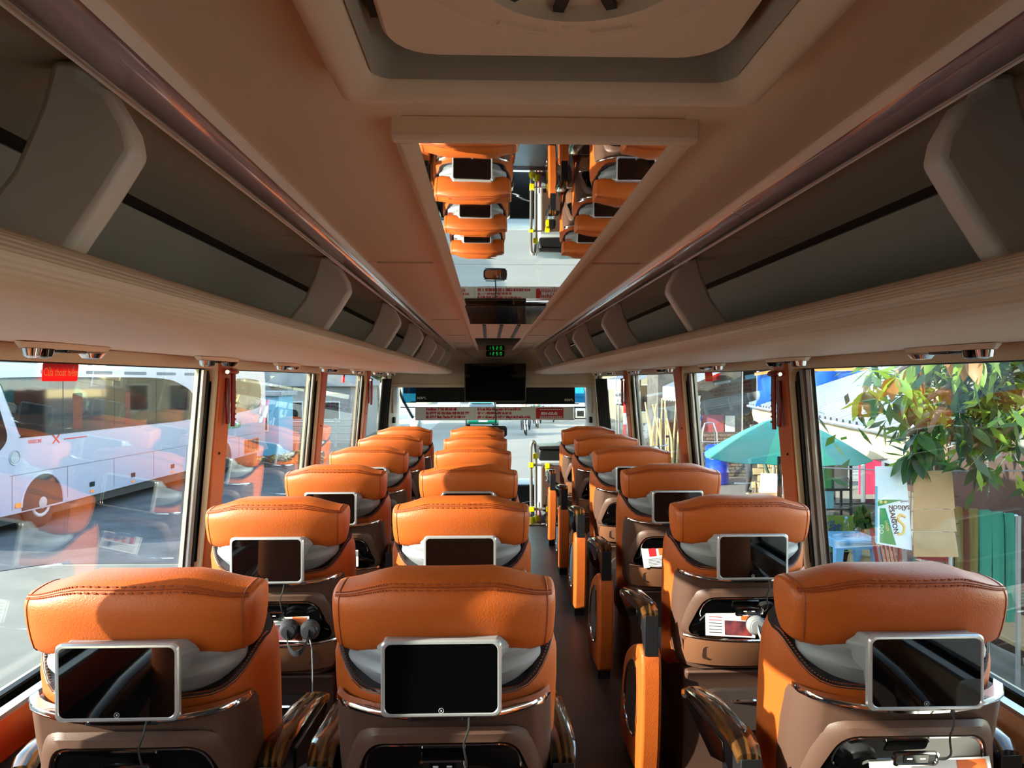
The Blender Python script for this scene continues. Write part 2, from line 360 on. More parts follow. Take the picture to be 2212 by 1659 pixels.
for a, b, m_ in ((fy0 + 0.031, 2.183, MIRROR), (2.187, 3.36, MIRROR)):
    part('mirror_panel', MB().bb(MX0 + 0.012, MX1 - 0.006, a, b, 1.818, 1.824), m_, mc, smooth=False)
part('gloss_panel', MB().bb(MX0 + 0.012, MX1 - 0.006, 3.365, 4.44, 1.814, 1.824), PIANO, mc, bevel=0.003)
vg = part('vent_grille', MB().bb(MX0 + 0.012, MX1 - 0.006, 4.45, 5.95, 1.816, 1.826), CEIL, mc)
for k in range(3):
    x = MX0 + 0.085 + 0.105 * k; s_ = part('slot', MB().bb(x, x + 0.020, 4.5, 5.9, 1.811, 1.818), RUBBER, vg)
part('gloss_panel', MB().bb(MX0 + 0.012, MX1 - 0.006, 5.96, 6.75, 1.813, 1.824), PIANO, mc, bevel=0.003)
part('gloss_panel', MB().bb(MX0 + 0.012, MX1 - 0.006, 6.76, 8.34, 1.817, 1.824), SCREEN, mc)
# ------------------------------------------------------------------ roof hatch
rh = thing('roof_hatch', 'beige roof hatch with round fan in a deep moulded frame overhead', 'hatch', (0.08, 0.5, 1.84))
hx0, hx1, hy0, hy1 = -0.176, 0.323, 0.05, 0.888
def hloop(d, z, r): return [(x, y, z) for x, y in rrect(hx0 + d, hx1 - d, hy0 + d, hy1 - d, r, 6)]
part('hatch_frame', MB().loft([hloop(0, 1.845, 0.012), hloop(0.002, 1.818, 0.012), hloop(0.010, 1.803, 0.014), hloop(0.022, 1.799, 0.016), hloop(0.036, 1.803, 0.018), hloop(0.046, 1.814, 0.02), hloop(0.050, 1.824, 0.022)], cap=False), CEIL, rh, angle=1.2)
part('well_wall', MB().loft([hloop(0.0495, 1.815, 0.022), hloop(0.052, 1.845, 0.03), hloop(0.058, 1.895, 0.04)], cap=False), RACKD, rh, angle=1.2)
part('hatch_well', MB().bb(hx0 + 0.02, hx1 - 0.02, hy0, hy1 - 0.02, 1.893, 1.899), CEIL, rh)
px0, px1, py0, py1 = -0.108, 0.258, 0.14, 0.815
lid = part('hatch_lid', MB().loft([[(x, y, z) for x, y in rrect(px0 + d, px1 - d, py0 + d, py1 - d, 0.05, 6)] for d, z in ((0, 1.875), (0, 1.838), (0.006, 1.830))]), CEIL, rh)
fcx, fcy = 0.078, 0.612
ring = lambda r, z, c=(fcx, fcy): [(c[0] + r * cos(2 * pi * k / 40), c[1] + r * sin(2 * pi * k / 40), z) for k in range(40)]
part('fan_ring', MB().loft([ring(0.150, 1.8305), ring(0.146, 1.8275), ring(0.118, 1.826), ring(0.115, 1.823), ring(0.108, 1.822), ring(0.102, 1.818), ring(0.092, 1.817), ring(0.088, 1.831)], cap=False), CEIL, lid)
mb = MB()
for k in range(11): a = pi * 2 * k / 11; mb.box((fcx + 0.045 * cos(a), fcy + 0.045 * sin(a), 1.826), (0.085, 0.010, 0.006), a)
part('fan_grille', mb, DARKP, lid)
for a0, a1 in ((radians(62), radians(80)), (radians(99), radians(121))):
    pts = [(fcx + 0.132 * cos(a0 + (a1 - a0) * k / 8), fcy + 0.132 * sin(a0 + (a1 - a0) * k / 8), 1.8265) for k in range(9)]
    part('grip', MB().tube(pts, 0.0035, 6), CEIL, lid)
part('latch', MB().sphere((fcx, fcy + 0.112, 1.822), 0.005, 8, 5, (1.4, 0.7, 0.6)), CEIL, lid)
part('hinge', MB().bb(-0.118, -0.09, 0.70, 0.76, 1.845, 1.87), RUBBER, rh)
# ------------------------------------------------------------------ luggage racks
RY0, RY1 = YB + 0.05, 8.5
nose = [(.60, 1.622), (.56, 1.621), (.525, 1.622), (.497, 1.616), (.476, 1.604), (.466, 1.588), (.472, 1.574), (.492, 1.561), (.53, 1.554), (.60, 1.550), (.70, 1.550), (.80, 1.554), (.80, 1.566), (.70, 1.60)]
ORD = ['first', 'second', 'third', 'fourth', 'fifth', 'sixth', 'seventh', 'eighth', 'ninth', 'tenth']
divY = [0.89, 2.24, 3.52, 4.74, 5.95, 7.1, 8.2]
for s, side in ((-1, 'left'), (1, 'right')):
    X = lambda d: XC + s * d
    rk = thing('luggage_rack', 'open overhead luggage rack with fin dividers along the ' + side + ' side', 'luggage rack', (X(0.7), 3, 1.6), 0, 'overhead luggage racks')
    P = lambda pr: [(X(d), z) for d, z in pr]
    part('rack_nose', MB().prism(P(nose), 'y', RY0, RY1), RACKM, rk, angle=0.9)
    part('nose_end_cap', MB().prism(P([(.60, 1.61), (.53, 1.622), (.49, 1.612), (.474, 1.592), (.49, 1.568), (.6, 1.558)]), 'y', RY1, RY1 + 0.03), DIVM, rk, bevel=0.01)
    part('end_panel', MB().prism(P([(.50, 1.84), (.485, 1.74), (.52, 1.63), (.62, 1.57), (1.1, 1.57), (1.1, 1.86)]), 'y', RY1 + 0.001, RY1 + 0.05), GREYDASH, rk, bevel=0.006)
    part('shelf', MB().prism(P([(.60, 1.612), (1.0, 1.612), (1.0, 1.624), (.60, 1.624)]), 'y', RY0, RY1), RACKD, rk)
    part('service_panel', MB().prism(P([(.806, 1.555), (1.15, 1.568), (1.15, 1.58), (.806, 1.567)]), 'y', RY0, RY1), RACKM, rk)
    part('back_panel', MB().prism(P([(.81, 1.842), (1.02, 1.62), (1.035, 1.63), (.825, 1.852)]), 'y', RY0, RY1), RACKD, rk)
    part('channel', MB().prism(P([(.775, 1.858), (.815, 1.848), (.815, 1.866), (.775, 1.876)]), 'y', RY0, RY1), WALLD, rk)
    tj = [RY0, -0.6, 1.92, 3.2, 4.5, 5.8, 7.1, RY1]
    for k in range(len(tj) - 1): part('top_panel', MB().prism(P([(.52, 1.846), (.78, 1.852), (.78, 1.862), (.52, 1.856)]), 'y', tj[k] + 0.003, tj[k + 1] - 0.003), RACKD, rk)
    for y in divY:
        fin = [(.545, 1.622), (.500, 1.690), (.468, 1.742), (.474, 1.770), (.498, 1.812), (.524, 1.826), (.527, 1.845), (.560, 1.846), (.575, 1.79), (.605, 1.72), (.655, 1.655), (.69, 1.622)]
        th = 0.022
        part('divider', MB().loft([[(X(d), y + q * th, z) for d, z in fin] for q in (-1, 1)]), DIVM, rk, bevel=0.012, seg=3)
    for y in (2.95, 4.1) if s > 0 else (1.75,):
        pt = Vector((X(.955), y, 1.69)); v_ = part('vent', MB().box(pt, (0.012, 0.13, 0.055), Matrix.Rotation(s * 0.75, 3, 'Y')), RACKD if s < 0 else BEIGE, rk)
        mb = MB()
        for k in range(5): mb.box(pt + Vector((-s * 0.006, -0.04 + 0.02 * k, -0.004)), (0.008, 0.008, 0.04), Matrix.Rotation(s * 0.75, 3, 'Y'))
        part('slot', mb, RUBBER, v_)
    # glossy light rail between ceiling and rack
    lr = thing('light_rail', 'glossy lamp strip with chrome edges along the ' + side + ' ceiling edge', 'light', (X(0.48), 3, 1.83), 0, 'ceiling edge lamp strips')
    rj = [RY0, 0.4, 1.55, 2.75, 3.95, 5.15, 6.35, 7.5, RY1]
    cv = [(.444, 1.838), (.450, 1.828), (.468, 1.820), (.490, 1.820), (.505, 1.826), (.512, 1.838)]
    for k in range(len(rj) - 1): part('lens', MB().prism(P(cv), 'y', rj[k] + 0.0015, rj[k + 1] - 0.0015), RAILM, lr, angle=1.0)
    for d0, d1, z in ((.428, .445, 1.834), (.512, .522, 1.836)):
        part('edge_trim', MB().prism(P([(d0, z + 0.009), (d0, z + 0.002), ((d0 + d1) / 2, z - 0.008), (d1, z + 0.002), (d1, z + 0.009)]), 'y', RY0, RY1), TRIMB, lr, angle=0.3)
    # reading lamp units under the service panel
    for k, y in enumerate((0.95, 1.75, 2.72, 3.65, 4.6, 5.6, 6.6, 7.5)):
        u = thing('reading_lamp', 'chrome and black reading lamp unit under the %s rack, %s one from the rear' % (side, ORD[k]), 'reading lamp', (X(1.04), y, 1.56), 0, 'reading lamps under the racks')
        ol = [(X(1.03) + 0.045 * cos(2 * pi * j / 16), y + 0.17 * (abs(sin(2 * pi * j / 16)) ** .6) * (1 if sin(2 * pi * j / 16) > 0 else -1)) for j in range(16)]
        part('housing', MB().loft([[(a, b, 1.561) for a, b in ol], [(X(1.03) + (a - X(1.03)) * .8, y + (b - y) * .94, 1.549) for a, b in ol]]), RACKM, u)
        for dy in (-0.13, -0.085): part('lamp', MB().lathe([(0.017, 1.549), (0.02, 1.548), (0.016, 1.532), (0.008, 1.528)], (X(1.03), y + dy, 0), 12), CHROME if dy < -0.1 else PIANO, u)
        part('air_nozzle', MB().lathe([(0.03, 1.549), (0.032, 1.545), (0.022, 1.534), (0.006, 1.532)], (X(1.03), y + 0.11, 0), 14), CHROME if k % 2 else PIANO, u)
        part('switch', MB().bb(X(1.03) - 0.02, X(1.03) + 0.02, y - 0.03, y + 0.05, 1.542, 1.552), PIANO, u, bevel=0.003)
# ------------------------------------------------------------------ seats
def headrest_loops(ns=15, sc=1.0, inset=0.0):
    prof = [(.044, .880), (.020, .893), (.005, .945), (.000, .990), (.006, 1.020), (.022, 1.040), (.055, 1.049), (.095, 1.052), (.135, 1.046), (.158, 1.02), (.163, .97), (.15, .91), (.12, .882), (.08, .876)]
    prof = catmull([(y, z + .025) for y, z in prof], 2)
    loops = []
    for i in range(ns):
        a = -pi / 2 + pi * (0.03 + 0.94 * i / (ns - 1))
        x = .238 * (1 if sin(a) > 0 else -1) * abs(sin(a)) ** .46; s = abs(cos(a)) ** .22; sz = abs(cos(a)) ** .13
        u = x / .238; lp = []
        for y, z in prof:
            yy = .08 + (y - .08) * s * (1 + inset); zz = 1.003 + (z - 1.003) * sz * (1 + inset)
            if zz > 1.003: zz -= .030 * sm(.38, .95, abs(u)) * (zz - 1.003) / .07
            else: zz += (.022 * (1 - sm(.30, .72, abs(u)))) * (1.003 - zz) / .09
            lp.append((x * (1 - .025 * sm(1.0, .89, zz)) , yy + .045 * u * u, zz))
        loops.append(lp)
    return loops, prof
def make_seat(name, offs=(.268, .262)):
    root = thing(name, '', 'seat')
    B = lambda nm, mb, m, p=root, **k: mb.build(nm, m, p, **k)
    loops, prof = headrest_loops(19)
    hr = B('headrest', MB().loft(loops), LEATHER, angle=1.3)
    # seams: along the top rear edge, then down both ends
    def onhr(i, j, k=1.002): v = Vector(loops[i][j]); c = Vector((v.x, .08 + .045 * (v.x / .238) ** 2, 1.003)); return c + (v - c) * k
    js = 9                                                    # profile index of the rear top edge
    mb = MB(); path = [onhr(i, js) for i in range(2, 17)]
    mb.tube(path, .0022, 5)
    for i in (3, 15): mb.tube([onhr(i, j) for j in range(0, js + 1)] , .0017, 5); mb.tube([onhr(i, j) for j in range(js, 17)], .0017, 5)
    B('seam', mb, SEAM, hr)
    mb = MB()
    for jj, kk in ((js - .55, 0), (js + .55, 1)):
        P_ = [onhr(i, int(jj), 1.006).lerp(onhr(i, int(jj) + 1, 1.006), jj - int(jj)) for i in range(2, 17)]
        P_ = catmull([tuple(p) for p in P_], 6, False)
        for q in range(0, len(P_) - 1): 
            a, b = Vector(P_[q]), Vector(P_[q + 1]); c = (a + b) / 2; mb.box(c, ((b - a).length * .55, .0030, .0026), math.atan2((b - a).y, (b - a).x))
    B('stitching', mb, SEAM, hr, smooth=False)
    # grey neck shell
    lv = [(z + .022, a, b, c) for z, a, b, c in [(.935, .208, .064, .085), (.905, .216, .072, .085), (.890, .220, .078, .088), (.883, .220, .079, .088), (.872, .210, .072, .087), (.862, .207, .071, .088), (.852, .210, .080, .09), (.846, .208, .082, .09), (.832, .196, .076, .095), (.812, .168, .066, .098), (.795, .13, .05, .10)]]
    L = []
    for z, hw, hd, yc in lv:
        lp = []
        for k in range(36):
            a = 2 * pi * k / 36; ca, sa = cos(a), sin(a)
            x = hw * (1 if ca > 0 else -1) * abs(ca) ** .7; y = hd * (1 if sa > 0 else -1) * abs(sa) ** .7
            lp.append((x, yc + y + .04 * (x / .22) ** 2, z + (.018 * (abs(x) / .22) ** 2 if z < .925 else -.012 * (abs(x) / .22) ** 2)))
        L.append(lp)
    B('neck_shell', MB().loft(L), GREYP, angle=0.8)
    # backrest: orange tub with a rim that dips at the rear
    def rim(a): return .828 + .085 * sm(0.15, .95, 1 - max(0, -sin(a)) ** 1.2) + (.05 if sin(a) > 0 else 0) * max(0, sin(a))
    def tub(hw, hd, z, a, ex=.72, yc=.148):
        x = hw * (1 if cos(a) > 0 else -1) * abs(cos(a)) ** ex; y = hd * (1 if sin(a) > 0 else -1) * abs(sin(a)) ** ex
        return Vector((x, yc + y + .03 * (x / .24) ** 2, z))
    N = 44; L = []
    for v, hw, hd, sh in ((0, .235, .105, 0), (.25, .240, .115, 0), (.55, .246, .125, 0), (.8, .250, .128, 0), (.93, .249, .126, 0), (1.0, .240, .120, .0)):
        lp = []
        for k in range(N):
            a = 2 * pi * k / N; zr = rim(a); z = .43 + (zr - .43) * v
            p = tub(hw, hd, z, a); p.y += (1 - v) * .11; lp.append(p)
        L.append(lp)
    B('backrest', MB().loft(L, cap=False), LEATHER, angle=1.2)
    L = []
    for dz, hw, hd in ((-.004, .241, .121), (.004, .236, .117), (.000, .212, .094), (-.014, .182, .074), (-.05, .15, .05), (-.06, .10, .03)):
        L.append([tub(hw, hd, rim(2 * pi * k / N) + dz, 2 * pi * k / N) for k in range(N)])
    cl = B('collar', MB().loft(L, cap=True), BLACKL, angle=1.2)
    mb = MB()
    for k in range(0, 88):
        a = pi + pi * (k + .5) / 88; p = tub(.2345, .1155, rim(a) + .0050, a); mb.box(p, (.006, .0022, .002), math.atan2(-(p.x) * .2, 1) if abs(p.x) < .15 else (1.2 if p.x > 0 else -1.2))
    B('stitching', mb, SEAM, cl, smooth=False)
    # strap between collar and tablet mount
    B('strap', MB().loft([[(x, y, z) for x, y in ((-.075, -.012), (.075, -.012), (.075, .03), (-.075, .03))] for z in (.79, .87)]), BLACKL, bevel=.008)
    # brown back shell, leaning: rear face runs forward towards the floor
    yr = lambda z: -.012 + (.80 - z) * .27
    L = []
    for z, hw in ((.462, .190), (.467, .205), (.51, .222), (.62, .230), (.72, .232), (.78, .230), (.797, .226)):
        y0 = yr(z); lp = []
        for x, y in rrect(-hw, hw, y0, y0 + .13, .05, 6): lp.append((x, y + .06 * (abs(x) / .23) ** 2.2 , z + (.012 * (abs(x) / .23) ** 3 if z > .765 else 0)))
        L.append(lp)
    sh = B('back_shell', MB().loft(L), BROWNP, angle=.9)
    def face(x, z, off=0.0): return Vector((x, yr(z) + .06 * (abs(x) / .23) ** 2.2 - off, z))
    # chrome strip along the top edge
    P_ = []
    for k in range(25):
        x = -.226 + .452 * k / 24; e = abs(x) / .226; P_.append(Vector((x, yr(.797) + .06 * e ** 2.2 + (.02 * max(0, e - .9) * 10), .801 + .014 * e ** 3)))
    mb = MB(); mb.loft([[p + Vector((0, -.003, -.006)), p + Vector((0, -.005, 0)), p + Vector((0, -.001, .006)), p + Vector((0, .03, .006)), p + Vector((0, .03, -.006))] for p in P_])
    B('chrome_trim', mb, CHROME, sh, angle=.9)
    # raised ridge framing the console
    def grid(out, off, back=.02):
        return out
    def trap(zt, zb, wt, wb, r, n=6):
        """rounded trapezoid outline in (x,z)"""
        pts = []
        cs = [(wt, zt), (-wt, zt), (-wb, zb), (wb, zb)]
        for i, c in enumerate(cs):
            a, b = Vector(cs[i - 1]), Vector(cs[(i + 1) % 4]); c = Vector(c)
            u = (a - c).normalized() * r; v = (b - c).normalized() * r
            for k in range(n + 1):
                t = k / n; pts.append(tuple((c + u) * (1 - t) ** 2 + c * 2 * t * (1 - t) + (c + v) * t * t))
        return pts
    o1, o2 = trap(.758, .592, .168, .222, .05), trap(.742, .592, .150, .205, .045)
    B('ridge', MB().loft([[face(x, z, -.004) for x, z in trap(.768, .582, .18, .226, .055)], [face(x, z, .010) for x, z in o1], [face(x, z, .012) for x, z in o2], [face(x, z, -.004) for x, z in trap(.736, .592, .145, .200, .045)]], cap=False), BROWNP, sh, angle=.8)
    con = B('console', MB().loft([[face(x, z, -.02) for x, z in trap(.736, .588, .146, .200, .04)], [face(x, z, .004) for x, z in trap(.736, .588, .146, .200, .04)], [face(x, z, .006) for x, z in trap(.732, .592, .142, .196, .04)]]), PIANO, sh, angle=.5)
    P2 = [face(x, z, .007) for x, z in trap(.735, .655, .145, .172, .04)]; n_ = len(P2)
    mb = MB(); mb.tube(P2[-3:] + P2[:n_ * 3 // 4 - 3], .0026, 6); B('chrome_edge', mb, CHROME, con)
    so_ = B('socket', MB().loft([[face(x, z, o) for x, z in rrect(-.048 + d, .048 - d, .674 + d, .706 - d, .008, 4)] for d, o in ((0, .003), (0, .012), (.004, .013), (.005, .009))], cap=False), CHROME, con, angle=.5)
    B('socket_plate', MB().loft([[face(x, z, o) for x, z in rrect(-.044, .044, .678, .702, .006, 3)] for o in (.002, .0095)]), DARKP, so_)
    mb = MB()
    for x in (-.014, .014): mb.loft([[face(x + a, z, o) for a, z in ((-.0055, .689), (.0055, .689), (.0055, .6925), (-.0055, .6925))] for o in (.009, .0108)])
    B('usb_port', mb, WHITEP, so_)
    mb = MB().loft([[face(a, z, o) for a, z in ((-.026, .681), (.026, .681), (.026, .700), (-.026, .700))] for o in (.009, .0102)]); B('port_plate', mb, PIANO, so_)
    # pocket door: bulges out below and makes the tray
    L = []
    for z, off, hw in ((.482, .004, .17), (.487, .020, .19), (.527, .032, .205), (.577, .040, .212), (.588, .040, .213)):
        lp = [face(x, z, off * (1 - (abs(x) / .23) ** 6)) for x in [-hw + 2 * hw * k / 16 for k in range(17)]]
        lp += [face(x, z, .022 if z > .56 else -.01) if z > .56 else face(x, z, -.01) for x in [hw - 2 * hw * k / 16 for k in range(17)]]
        L.append(lp)
    pd = B('pocket_door', MB().loft(L), TANP, sh, angle=.7)
    mb = MB(); mb.tube([face(x, .591, .038 * (1 - (abs(x) / .23) ** 6)) for x in [-.208 + .416 * k / 20 for k in range(21)]], .005, 7); B('chrome_lip', mb, CHROME, pd)
    mb = MB().loft([[face(x, z, .0385 * (1 - (abs(x) / .3) ** 4) + o + .0035 - (.588 - z) * .10) for x, z in rrect(-.15, .15, .512, .562, .012, 4)] for o in (-.006, .001)]); B('grip_shade', mb, BROWNP, pd, angle=.4)  # raised darker plate, its colour stands in for the shade of a recess
    # tablet on its mount
    mt = [(.150, .925, .06), (.125, .950, .06), (-.125, .950, .06), (-.150, .925, .06), (-.07, .80, .05), (.07, .80, .05)]
    mf = [(.116, .935, -.012), (.110, .957, -.012), (-.110, .957, -.012), (-.116, .935, -.012), (-.07, .83, -.012), (.07, .83, -.012)]
    B('tablet_mount', MB().loft([[(x, y, z) for x, z, y in mt], [(x, y, z) for x, z, y in mf]]), GREYP, bevel=.004)
    def tl(d, y): return [(x, y, z) for x, z in rrect(-.1205 + d, .1205 - d, .808 + d, .962 - d, .013, 5)]
    tb = B('tablet', MB().loft([tl(.004, -.012), tl(0, -.016), tl(0, -.026), tl(.003, -.030), tl(.007, -.0305), tl(.0085, -.028)], cap=False).loft([tl(.004, -.012), tl(.03, -.0115)]), SILVER, angle=.6)
    B('screen', MB().loft([tl(.0075, -.022), tl(.0075, -.0285)]), SCREEN, tb, smooth=False)
    hb = MB(); hb.tube([(.0 + .005 * cos(2 * pi * k / 14), -.0287, .8215 + .005 * sin(2 * pi * k / 14)) for k in range(14)], .0006, 4, ring=True); hb.box((0, -.0287, .8215), (.0035, .0006, .0035)); B('home_button', hb, GREYP, tb)
    cb = [(.055, -.020, .810), (.054, -.034, .785), (.045, -.034, .755), (.05, -.030, .72), (.05, -.012, .70), (.046, .006, .690)]
    B('cable', MB().tube(catmull(cb, 5, False), .0022, 6), RUBBER)
    # cushion, base, armrests, side panels
    L = [[(x, y, z) for x, y in rrect(-.225 + d, .225 - d, .17, .62 - d, .05, 5)] for z, d in ((.30, .0), (.40, -.003), (.44, .01), (.455, .04))]
    B('cushion', MB().loft(L), FABRIC, angle=1.0)
    B('base', MB().loft([[(x, y, z) for x, y in rrect(-.20, .20, .16, .60, .03, 4)] for z in (.0, .31)]), BROWNP)
    B('kick_panel', MB().prism([(.09, .455), (.13, .40), (.15, .02), (.18, .02), (.18, .455)], 'x', -.195, .195), BROWNP, bevel=.01)
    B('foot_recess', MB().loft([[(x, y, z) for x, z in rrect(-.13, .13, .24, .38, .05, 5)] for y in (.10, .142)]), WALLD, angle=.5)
    mb = MB(); mb.tube([(-.03, .10, .345), (.0, .085, .352), (.05, .085, .352), (.06, .10, .345)], .006, 6); B('release_lever', mb, CHROME)
    for s in (-1, 1):
        xa = s * offs[0 if s < 0 else 1]
        top = [(.104, .655, .027), (.125, .672, .030), (.17, .680, .032), (.38, .662, .032), (.52, .634, .030), (.58, .610, .027), (.60, .592, .018)]
        L = []
        for y, z, hw in top:
            L.append([(xa - hw, y, z - .018), (xa - hw, y, z - .006), (xa - hw * .7, y, z + .001), (xa, y, z + .004), (xa + hw * .7, y, z + .001), (xa + hw, y, z - .006), (xa + hw, y, z - .018)])
        ar = B('armrest', MB().loft(L), WOOD, angle=.8)
        L = []
        for y, z, hw in [(.085, .672, .026)] + top:
            zb = .51 if y < .11 else z - .018 - .085 * (1 - y / .64)
            L.append([(xa - hw * .93, y + .004, z - .018), (xa + hw * .93, y + .004, z - .018), (xa + hw * .93, y + .004, zb), (xa - hw * .93, y + .004, zb)])
        B('armrest_body', MB().loft(L), DARKP, ar, bevel=.006)
        xo = xa + s * .030
        mb = MB().loft([[(xo + s * o, y, z) for y, z in ((.19, .645), (.50, .620), (.52, .60), (.28, .565), (.18, .60))] for o in (-.004, .004)])
        B('side_inlay', mb, PIANO, ar, bevel=.002)
        sp = [(.095, .515), (.22, .51), (.40, .41), (.48, .26), (.50, .06), (.17, .05), (.12, .10), (.088, .30)]
        pr = catmull(sp, 4)
        sd = B('side_panel', MB().loft([[(xa + q, y, z) for y, z in pr] for q in (-.036, .036)]), LEATHER, bevel=.012, seg=3, angle=.9)
        ins = catmull([(.17, .44), (.27, .43), (.36, .35), (.40, .22), (.32, .16), (.19, .20)], 3)
        B('side_pocket', MB().loft([[(xa + s * q, y, z) for y, z in ins] for q in (.030, .040)]), PIANO, sd)
        B('pocket_trim', MB().tube([(xa + s * .040, y, z) for y, z in ins], .004, 6, ring=True), CHROME, sd)
        B('lower_post', MB().bb(xa - .03, xa + .03, .17, .46, .0, .10), DARKP)
    return root
ROWS = ['first', 'second', 'third', 'fourth', 'fifth', 'sixth']
FAR = ['nearest the camera', 'second from the camera', 'third from the camera', 'fourth from the camera', 'fifth from the camera', 'frontmost by the entrance']
def seat_label(colname, r): return 'orange leather seat in the %s, %s' % (colname, FAR[r])
for cname, cx, offs in (('left window column', -.730, (.262, .262)), ('middle column', -.093, (.270, .257)), ('right window column', .893, (.318, .262))):
    proto = make_seat('bus_seat', offs)
    for r in range(-1, 6):  # rearmost seats are out of view, added for orange bounce onto the ceiling
        if r == -1 and cname == 'middle column': continue
        o = proto if r == -1 or (r == 0 and cname == 'middle column') else copy_tree(proto)
        o.location = (cx, 1.525 + r, 0); o['label'] = (seat_label(cname, r) if r >= 0 else 'unseen orange leather seat added beside the camera in the ' + cname); o['group'] = 'orange leather bus seats'; o['category'] = 'seat'
# ------------------------------------------------------------------ front of the saloon
hd = MB().prism([(-1.16, 1.435), (1.27, 1.435), (1.25, 1.86), (-1.10, 1.86)], 'y', 8.62, 8.68).build('wall_front', GREYDASH); struct(hd, 'front header panel above the windscreen')
MB().prism([(-1.16, 1.40), (1.27, 1.40), (1.27, 1.445), (-1.16, 1.445)], 'y', 8.60, 9.35).build('header_underside', GREYDASH, hd, bevel=.01)
lobe = [(-.36, 1.845), (-.30, 1.835), (-.22, 1.775), (-.12, 1.745), (.24, 1.745), (.34, 1.775), (.43, 1.835), (.49, 1.845)]
MB().prism(catmull(lobe, 4, False) + [(.49, 1.87), (-.36, 1.87)], 'y', 8.56, 8.62).build('header_lobe', GREYDASH, hd, bevel=.008)
ck = thing('digital_clock', 'black wall clock with green glowing digits above the hanging screen', 'clock', (.083, 8.55, 1.785))
part('clock_case', MB().prism([(x + .083, z) for x, z in rrect(-.105, .105, 1.752, 1.818, .015, 4)], 'y', 8.525, 8.56), PIANO, ck, bevel=.004)
LED = mat('led_green', (0.05, 0.9, 0.12, 1), emit=.16)
def seg_digit(mb, x, z, h, on):
    wd = h * .5; t_ = h * .12
    S = {'a': (0, h / 2, wd, t_), 'g': (0, 0, wd, t_), 'd': (0, -h / 2, wd, t_), 'f': (-wd / 2, h / 4, t_, h / 2), 'b': (wd / 2, h / 4, t_, h / 2), 'e': (-wd / 2, -h / 4, t_, h / 2), 'c': (wd / 2, -h / 4, t_, h / 2)}
    for k in on: a, b, c, d = S[k]; mb.box((x + a, 0, z + b), (c, .002, d))
mb = MB()
for k, on in enumerate(('bc', 'abged', 'afgcd', 'abcdef')): seg_digit(mb, -.065 + .043 * k, 0, .032, on)
d_ = mb.build('digits', LED, ck); d_.location = (0, -.027, 0)
tv = thing('hanging_screen', 'large black television hanging from the front header', 'television', (.083, 8.42, 1.45))
part('tv_case', MB().bb(-.262, .428, 8.40, 8.46, 1.235, 1.672), DARKP, tv, bevel=.008)
part('tv_screen', MB().bb(-.250, .416, 8.396, 8.402, 1.255, 1.660), SCREEN, tv, smooth=False)
part('tv_bracket', MB().bb(-.0, .16, 8.455, 8.62, 1.38, 1.52), DARKP, tv)
for s, side in ((-1, 'left'), (1, 'right')):
    x0 = wx(s, 1.1)
    ap = MB().prism([(x0 + s * .08, .3), (x0 - s * .045, .3), (x0 - s * .02, 1.0), (x0 - s * .03, 1.46), (x0 + s * .08, 1.46)], 'y', 8.50, 9.5).build('trim_1' if s < 0 else 'trim_2', GREYDASH, bevel=.02); struct(ap, 'moulded grey front pillar trim on the ' + side)
    MB().loft([[(x0 - s * (.035 + q), y, z) for y, z in rrect(8.72, 9.1, 1.10, 1.38, .05, 4)] for q in (-.01, .006)]).build('pillar_panel', GREYDASH, ap, bevel=.004)
    MB().bb(x0 - s * .02, x0 - s * .05, 8.8, 8.9, .98, 1.05).build('hinge', RUBBER, ap)
    bc = thing('curtain', 'black curtain gathered beside the front %s window' % side, 'curtain', (wx(s, 1.1) - s * .03, 8.0, .7), 0, 'black curtains by the front windows')
    ys = (7.72, 8.36) if s < 0 else (7.50, 8.22)
    pts = []
    n_ = 40
    for k in range(n_ + 1): pts.append((ys[0] + (ys[1] - ys[0]) * k / n_, .012 * sin(k * 1.9)))
    part('cloth', MB().loft([[(wx(s, z) - s * (.03 + q), y, z) for y, q in pts] + [(wx(s, z) - s * (.022 + q), y, z) for y, q in reversed(pts)] for z in (.70, 1.1, 1.5)]), BLACKCLOTH, bc)
ws = MB().loft([[(x, 9.62 - .10 * ((x - XC) / 1.15) ** 2 + yo - .10 * (z - .3), z) for x in [-1.16 + 2.44 * k / 12 for k in range(13)] for yo in (0,)] + [(x, 9.626 - .10 * ((x - XC) / 1.15) ** 2 - .10 * (z - .3), z) for x in [1.28 - 2.44 * k / 12 for k in range(13)]] for z in (.22, 1.46)]).build('window_11', GLASS); struct(ws, 'windscreen of the bus')
struct(MB().prism([(8.0, -.34), (8.0, -.1), (8.55, .05), (8.75, .26), (9.0, .29), (9.45, .24), (9.55, .1), (9.55, -.34)], 'x', -1.16, 1.27).build('trim_3', DARKP, bevel=.03, seg=3), 'black dashboard below the windscreen')
mb = MB(); mb.tube(catmull([(-.2, 8.40, .035), (.2, 8.42, .06), (.45, 8.50, .10), (.75, 8.52, .13), (1.1, 8.52, .13)], 5, False), .008, 6)
dt = mb.build('trim_4', CHROME); struct(dt, 'thin chrome line on the dashboard')
